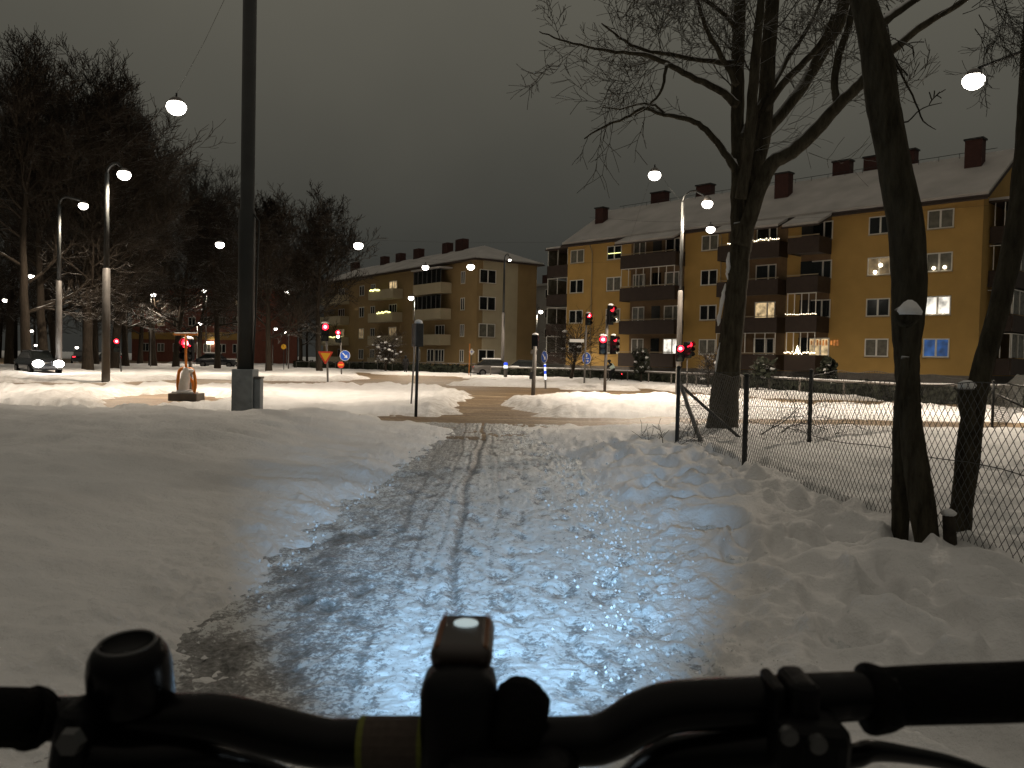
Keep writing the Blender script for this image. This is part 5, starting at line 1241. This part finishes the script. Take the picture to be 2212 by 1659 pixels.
g = at(235, 772, 96); car("second distant car with red tail light beside the tall lamp post", (g.x, g.y, Z_FAR), math.atan2(g.y, g.x) + R(25), snow=False)
g = at(470, 775, 88); car("snow-covered parked car left of the big dark pole", (g.x, g.y, Z_FAR), R(8), snow=True, lit=False)
g = at(1072, 800, 72); car("parked car behind the rail left of the pale lamp column", (g.x, g.y, Z_FAR), R(10), 'carred', snow=True, lit=False)
g = at(1128, 800, 73); car("dark parked car behind the rail right of the pale lamp column", (g.x, g.y, Z_FAR), R(170), snow=False, lit=False)

# ------------------------------------------------------------ people
def skin_person(name, label, loc, rz, J, E, Rd, sc=1.0, m='coat', extra=None):
    t = thing(name, label, "person", loc, rz); me = bpy.data.meshes.new("body"); ks = list(J); idx = {k: i for i, k in enumerate(ks)}
    me.from_pydata([Vector(J[k]) * sc for k in ks], [(idx[a], idx[b]) for a, b in E], []); o = bpy.data.objects.new("body", me); COL.objects.link(o); o.parent = t
    sk = o.modifiers.new("skin", 'SKIN'); 
    for k in ks: me.skin_vertices[0].data[idx[k]].radius = (Rd[k] * sc, Rd[k] * sc)
    me.skin_vertices[0].data[idx['pelvis']].use_root = True; sub = o.modifiers.new("sub", 'SUBSURF'); sub.levels = 1; sub.render_levels = 2; me.materials.append(M[m]); return t
EDG = [('pelvis', 'waist'), ('waist', 'chest'), ('chest', 'neck'), ('neck', 'head'), ('head', 'crown'), ('chest', 'shL'), ('shL', 'elL'), ('elL', 'wrL'), ('wrL', 'haL'), ('chest', 'shR'), ('shR', 'elR'), ('elR', 'wrR'), ('wrR', 'haR'),
       ('pelvis', 'hipL'), ('hipL', 'knL'), ('knL', 'anL'), ('anL', 'toL'), ('pelvis', 'hipR'), ('hipR', 'knR'), ('knR', 'anR'), ('anR', 'toR')]
RD = dict(pelvis=.16, waist=.16, chest=.17, neck=.075, head=.105, crown=.085, shL=.09, elL=.065, wrL=.05, haL=.045, shR=.09, elR=.065, wrR=.05, haR=.045, hipL=.11, knL=.08, anL=.06, toL=.05, hipR=.11, knR=.08, anR=.06, toR=.05)
# pedestrian walking away
J = dict(pelvis=(0, 0, .95), waist=(0, -.01, 1.12), chest=(0, -.01, 1.34), neck=(0, 0, 1.52), head=(0, -.01, 1.62), crown=(0, 0, 1.72), shL=(-.2, 0, 1.42), elL=(-.27, .04, 1.14), wrL=(-.25, -.06, .90), haL=(-.24, -.08, .82), shR=(.2, 0, 1.42), elR=(.27, -.04, 1.14), wrR=(.25, .06, .90), haR=(.24, .08, .82),
         hipL=(-.1, 0, .88), knL=(-.1, .12, .5), anL=(-.1, .14, .09), toL=(-.1, .30, .04), hipR=(.1, 0, .88), knR=(.1, .02, .48), anR=(.1, -.22, .12), toR=(.1, -.10, .03))
g = at(876, 796, 75); t = skin_person("person", "dark-coated pedestrian walking on the far pavement before the olive block", (g.x, g.y, Z_FAR - .02), 0, J, EDG, RD, .95)
m = MB(); m.ball((0, -.01, 1.66 * .95), .125 * .95, 10, 8, (1, 1.05, 1.1)); m.build("hood", M['coat'], t, True)
# cyclist riding to the left
J = dict(pelvis=(.18, 0, .98), waist=(.10, 0, 1.13), chest=(-.06, 0, 1.34), neck=(-.14, 0, 1.48), head=(-.19, 0, 1.57), crown=(-.18, 0, 1.66), shL=(-.06, -.18, 1.40), elL=(-.26, -.22, 1.20), wrL=(-.44, -.22, 1.08), haL=(-.50, -.22, 1.06), shR=(-.06, .18, 1.40), elR=(-.26, .22, 1.20), wrR=(-.44, .22, 1.08), haR=(-.50, .22, 1.06),
         hipL=(.16, -.1, .94), knL=(-.20, -.12, .78), anL=(-.02, -.12, .40), toL=(-.15, -.12, .34), hipR=(.16, .1, .94), knR=(-.08, .12, .58), anR=(.02, .12, .20), toR=(-.12, .12, .16))
g = at(1320, 815, 60); cyc = skin_person("person", "cyclist in a pale reflective vest riding behind the three-headed signal post", (g.x, g.y, Z_FAR), R(8), J, EDG, RD, .95)
m = MB(); m.tube([(.16 * .95, 0, 1.06 * .95), (.08 * .95, 0, 1.17 * .95), (-.04 * .95, 0, 1.33 * .95), (-.1 * .95, 0, 1.42 * .95)], [.17, .185, .195, .12], 12); m.build("vest", M['vest'], cyc, True)
m = MB(); m.ball((-.18 * .95, 0, 1.64 * .95), .135, 10, 8, (1.1, .95, .8)); m.build("helmet", M['dark'], cyc, True)
def simple_bike(label, loc, rz, lit=True):
    t = thing("bicycle", label, "bicycle", loc, rz, None)
    for x in (-.55, .50):
        m = MB(); m.tube([(x + .33 * math.cos(a), 0, .35 + .33 * math.sin(a)) for a in np.linspace(0, 2 * math.pi, 25)], .022, 7, False); w_ = m.build("wheel", M['rubber'], t, True)
        m = MB()
        for k in range(10): a = 2 * math.pi * k / 10; m.cyl((x, 0, .35), (x + .32 * math.cos(a), 0, .35 + .32 * math.sin(a)), .002, 3)
        m.build("spokes", M['steel'], w_)['kind'] = 'stuff'
    m = MB(); 
    for a, b in (((-.02, 0, .30), (-.40, 0, .80)), ((-.02, 0, .30), (.14, 0, .88)), ((-.38, 0, .84), (.12, 0, .78)), ((-.02, 0, .30), (.50, 0, .35)), ((.12, 0, .78), (.50, 0, .35)), ((-.40, 0, .86), (-.55, 0, .35))): m.cyl(a, b, .018, 8)
    m.build("frame", M['gloss_black'], t, True); m = MB(); m.tube([(-.40, 0, .84), (-.42, 0, 1.0)], .015, 6); m.tube([(-.5, -.28, 1.01), (-.42, -.1, 1.02), (-.42, .1, 1.02), (-.5, .28, 1.01)], .014, 6); m.build("handlebar", M['dark'], t); m = MB(); m.ball((.18, 0, .92), .12, 10, 6, (1.1, .7, .4)); m.build("saddle", M['rubber'], t, True)
    m = MB(); m.rbox((.80, 0, .62), (.05, .12, .07), .02); m.build("tail_light", M['tail'], t); m = MB(); m.tube([(.22, 0, .55), (.78, 0, .60)], .014, 6); m.build("carrier", M['dark'], t); return t
simple_bike("dark bicycle with a red tail light under the far cyclist", (g.x, g.y, Z_FAR), R(8))

# ------------------------------------------------------------ the bicycle we look over
rng.seed(8)
bk = thing("bicycle", "black bicycle in the foreground, handlebar with bell and lit front lamp, seen from the saddle", "bicycle", (0, 0, 0))
HY = .47
def H(px, py, Y=HY): return at(px, py, Y)
s = pxm(HY)
def hb(lst, Y=HY, n=14, sub=6):
    pts = [at(x, y, Y + (l[0] if l else 0)) for (x, y, r, *l) in lst]; rad = [r * pxm(Y) for (x, y, r, *l) in lst]; return smooth_line(pts, rad, sub)
m = MB(); P, r = hb([(-60, 1548, 46, -.02), (80, 1552, 46, -.01), (210, 1552, 47), (330, 1548, 49), (470, 1552, 52), (580, 1578, 55), (690, 1604, 53), (760, 1607, 53), (1000, 1605, 53), (1240, 1601, 53), (1310, 1592, 53), (1390, 1548, 56), (1470, 1525, 55), (1650, 1517, 56), (1780, 1508, 54), (1870, 1503, 52), (2260, 1494, 52, -.02)], n=16)
m.tube(P, r, 16); m.build("handlebar", M['gloss_black'], bk, True)
for lst, nm in (([(-260, 1544, 60, -.02), (10, 1549, 60, -.02), (62, 1551, 61, -.015), (66, 1551, 66, -.015), (80, 1551, 64, -.012)], 'grip'), ([(1868, 1509, 74), (1882, 1509, 76), (1905, 1508, 72), (1925, 1504, 62), (2050, 1499, 62, -.01), (2212, 1494, 62, -.015), (2500, 1480, 62, -.03)], 'grip')):
    P, r = hb(lst, n=16, sub=3); m = MB(); m.tube(P, r, 16); m.build(nm, M['rubber'], bk, True)
# bell
bc = H(287, 1500); bz = s
m = MB(); tilt = Matrix.Rotation(R(-2), 4, 'Y') @ Matrix.Rotation(R(8), 4, 'X')
prof = [(80, 0), (88, 10), (88, 50), (87, 85), (82, 112), (72, 130), (62, 139), (58, 141), (55, 138), (52, 126), (10, 122)]
m.lathe([(a * s, b * s) for a, b in prof], 36, bc + Vector((0, 0, -.005)), tilt); be = m.build("bell", M['gloss_black'], bk, True)
m = MB(); m.tube([bc + tilt @ Vector((57.5 * s * math.cos(a), 57.5 * s * math.sin(a), 140 * s)) + Vector((0, 0, -.005)) for a in np.linspace(0, 2 * math.pi, 40)], .0011, 6, False); m.build("bell_rim", M['steel'], be, True)
# left brake clamp with bolt
m = MB(); m.rbox(H(165, 1590, .445), (66 * s, .03, 150 * s), .008, M=Matrix.Rotation(R(9), 4, 'Y')); cl = m.build("brake_clamp", M['black_plastic'], bk)
m = MB(); q = H(158, 1598, .426); m.tube([q, q + Vector((0, -.006, 0))], [.0075, .0065], 6); m.build("bolt", M['steel'], cl)
# levers
m = MB(); P, r = hb([(180, 1635, 42, -.02), (300, 1640, 48, -.01), (420, 1632, 40, 0), (520, 1650, 30, .02), (640, 1690, 22, .03), (760, 1760, 18, .03)]); m.tube(P, r, 12); m.build("brake_lever", M['gloss_black'], bk, True)
m = MB(); P, r = hb([(1680, 1618, 44, -.01), (1560, 1624, 46, .0), (1440, 1640, 46, .01), (1360, 1690, 36, .02)]); m.tube(P, r, 12); m.build("shifter_body", M['gloss_black'], bk, True)
m = MB(); m.rbox(H(1745, 1610, .445), (150 * s, .035, 130 * s), .010, M=Matrix.Rotation(R(4), 4, 'Y')); m.rbox(H(1722, 1520, .455), (62 * s, .034, 128 * s), .006); m.rbox(H(1668, 1518, .46), (26 * s, .032, 112 * s), .004); cl = m.build("brake_clamp", M['black_plastic'], bk)
for px, py in ((1701, 1586), (1763, 1604)):
    m = MB(); q = H(px, py, .428); m.tube([q, q + Vector((0, -.004, 0)), q + Vector((0, -.0042, 0)), q + Vector((0, -.002, 0))], [.0052, .0048, .003, .0028], 14); m.build("bolt", M['steel'], cl)
m = MB(); P, r = hb([(1800, 1640, 26, 0), (1850, 1632, 26, .005), (1885, 1622, 24, .01), (1960, 1630, 20, .02), (2060, 1650, 18, .035), (2180, 1690, 18, .05), (2330, 1720, 19, .05)]); m.tube(P, r, 12); m.build("brake_lever", M['gloss_black'], bk, True)
# cloth strap wound round the bar
m = MB()
def strap(x0, x1, rr, mi):
    a = H(x0, 1606); b = H(x1, 1606); m.tube([a, b], rr * s, 18, True, mi)
strap(787, 908, 57, 0); strap(777, 790, 57.6, 1); strap(905, 917, 57.6, 1)
m.build("strap", [mat("strap_cloth", (.05, .038, .03), .95, noise=.15, nscale=300), mat("strap_edge", (.10, .11, .015), .8)], bk)
# lamp on the bar
lc = H(994, 1520, .475); m = MB()
LM = Matrix.Rotation(R(-4), 4, 'X') @ Matrix.Rotation(R(-1.5), 4, 'Y')
m.rbox(lc + Vector((0, -.004, -.010)), (164 * s, .050, 262 * s), .014, M=LM); la = m.build("lamp_body", M['black_plastic'], bk, True)
top = lc + Vector((0, .030, .0265))
m = MB(); m.rbox(top, (138 * s, .068, .0160), .007, M=Matrix.Rotation(R(-1), 4, 'X')); cp = m.build("lamp_cover", mat("brown_lamp_cover", (.020, .012, .009), .35, spec=.5), la, True)
m = MB()
for dx in (-.0150, -.0135, .0135, .0150): m.box(top + Vector((dx, 0, .0071)), (.0007, .060, .0022))
m.build("cover_stripe", mat("copper_stripe", (.30, .12, .04), .35, metal=.7), cp)
m = MB(); q = top + Vector((.0005, .010, .0075)); m.lathe([(.0078, 0), (.0078, .0012), (.0066, .0018), (.002, .002)], 26, q); m.build("lamp_button", emat("lamp_button_glow", (.75, .95, 1.0), .42, (.55, .6, .6)), la, True)
m = MB(); m.lathe([(.0185, 0), (.0185, .003), (.010, .0045)], 24, lc + Vector((0, .024, -.012)), Matrix.Rotation(R(-90), 4, 'X')); m.build("lamp_front", emat("lamp_front_glass", (.8, .92, 1.0), 12), la, True)
# computer mount right of the lamp
m = MB(); P, r = hb([(1108, 1600, 56, -.01), (1118, 1560, 60, -.01), (1128, 1520, 62, -.005), (1134, 1497, 58, 0), (1138, 1487, 40, 0)], sub=3); m.tube(P, r, 14); m.build("mount", M['rubber'], bk, True)
m = MB(); q = H(1206, 1740, .43); m.rbox(H(1100, 1690, .45), (300 * s, .05, 140 * s), .015); m.build("stem_clamp", M['black_plastic'], bk)
# the rest of the machine, mostly below the picture
def tb(a, b, r, nm, mt='gloss_black'):
    m = MB(); m.tube([a, b], r, 12); return m.build(nm, M[mt], bk, True)
hx = 0.0
tb((hx, HY - .005, 1.10), (hx, HY + .02, .98), .02, "stem"); tb((hx, HY + .02, .98), (hx, HY + .08, .80), .022, "head_tube")
for sx in (-.05, .05):
    m = MB(); m.tube([(hx + sx, HY + .085, .76), (hx + sx * 1.1, HY + .13, .55), (hx + sx * 1.1, HY + .22, .355)], [.017, .015, .011], 10); m.build("fork_blade", M['gloss_black'], bk, True)
m = MB(); m.rbox((hx, HY + .08, .78), (.13, .05, .05), .02); m.build("fork_crown", M['gloss_black'], bk, True)
tb((hx, HY + .04, .92), (0, -.22, .84), .018, "top_tube"); tb((hx, HY + .07, .83), (0, -.08, .30), .021, "down_tube"); tb((0, -.08, .30), (0, -.30, .92), .018, "seat_tube")
for sx in (-.055, .055): tb((sx * .5, -.10, .30), (sx, -.55, .355), .011, "chain_stay"); tb((sx * .4, -.22, .80), (sx, -.55, .355), .009, "seat_stay")
m = MB(); m.ball((0, -.33, .97), .13, 14, 8, (.75, 1.15, .38)); m.build("saddle", M['rubber'], bk, True)
for yc in (HY + .22, -.55):
    m = MB(); m.tube([(0, yc + .33 * math.cos(a), .36 + .33 * math.sin(a)) for a in np.linspace(0, 2 * math.pi, 49)], .022, 10, False); w_ = m.build("tyre", M['rubber'], bk, True)
    m = MB()
    m.tube([(0, yc + .305 * math.cos(a), .36 + .305 * math.sin(a)) for a in np.linspace(0, 2 * math.pi, 49)], .010, 6, False); m.build("rim", M['steel'], w_, True)
    m = MB(); m.cyl((-.05, yc, .36), (.05, yc, .36), .018, 10); m.build("hub", M['steel'], w_, True)
    m = MB()
    for k in range(28): a = 2 * math.pi * k / 28; m.cyl((.02 * (-1) ** k, yc, .36), (0, yc + .30 * math.cos(a), .36 + .30 * math.sin(a)), .0012, 3)
    m.build("spokes", M['steel'], w_)['kind'] = 'stuff'
for yc, sg in ((HY + .22, 1),): pass
# cold beam of the bicycle lamp
bl = spot(bk, lc + Vector((0, .036, -.012)), 1800, (.36, .66, 1.0), 40, 1.0, .012, aim=(-.02, 1, -.19))
bl.name = "lamp_beam"
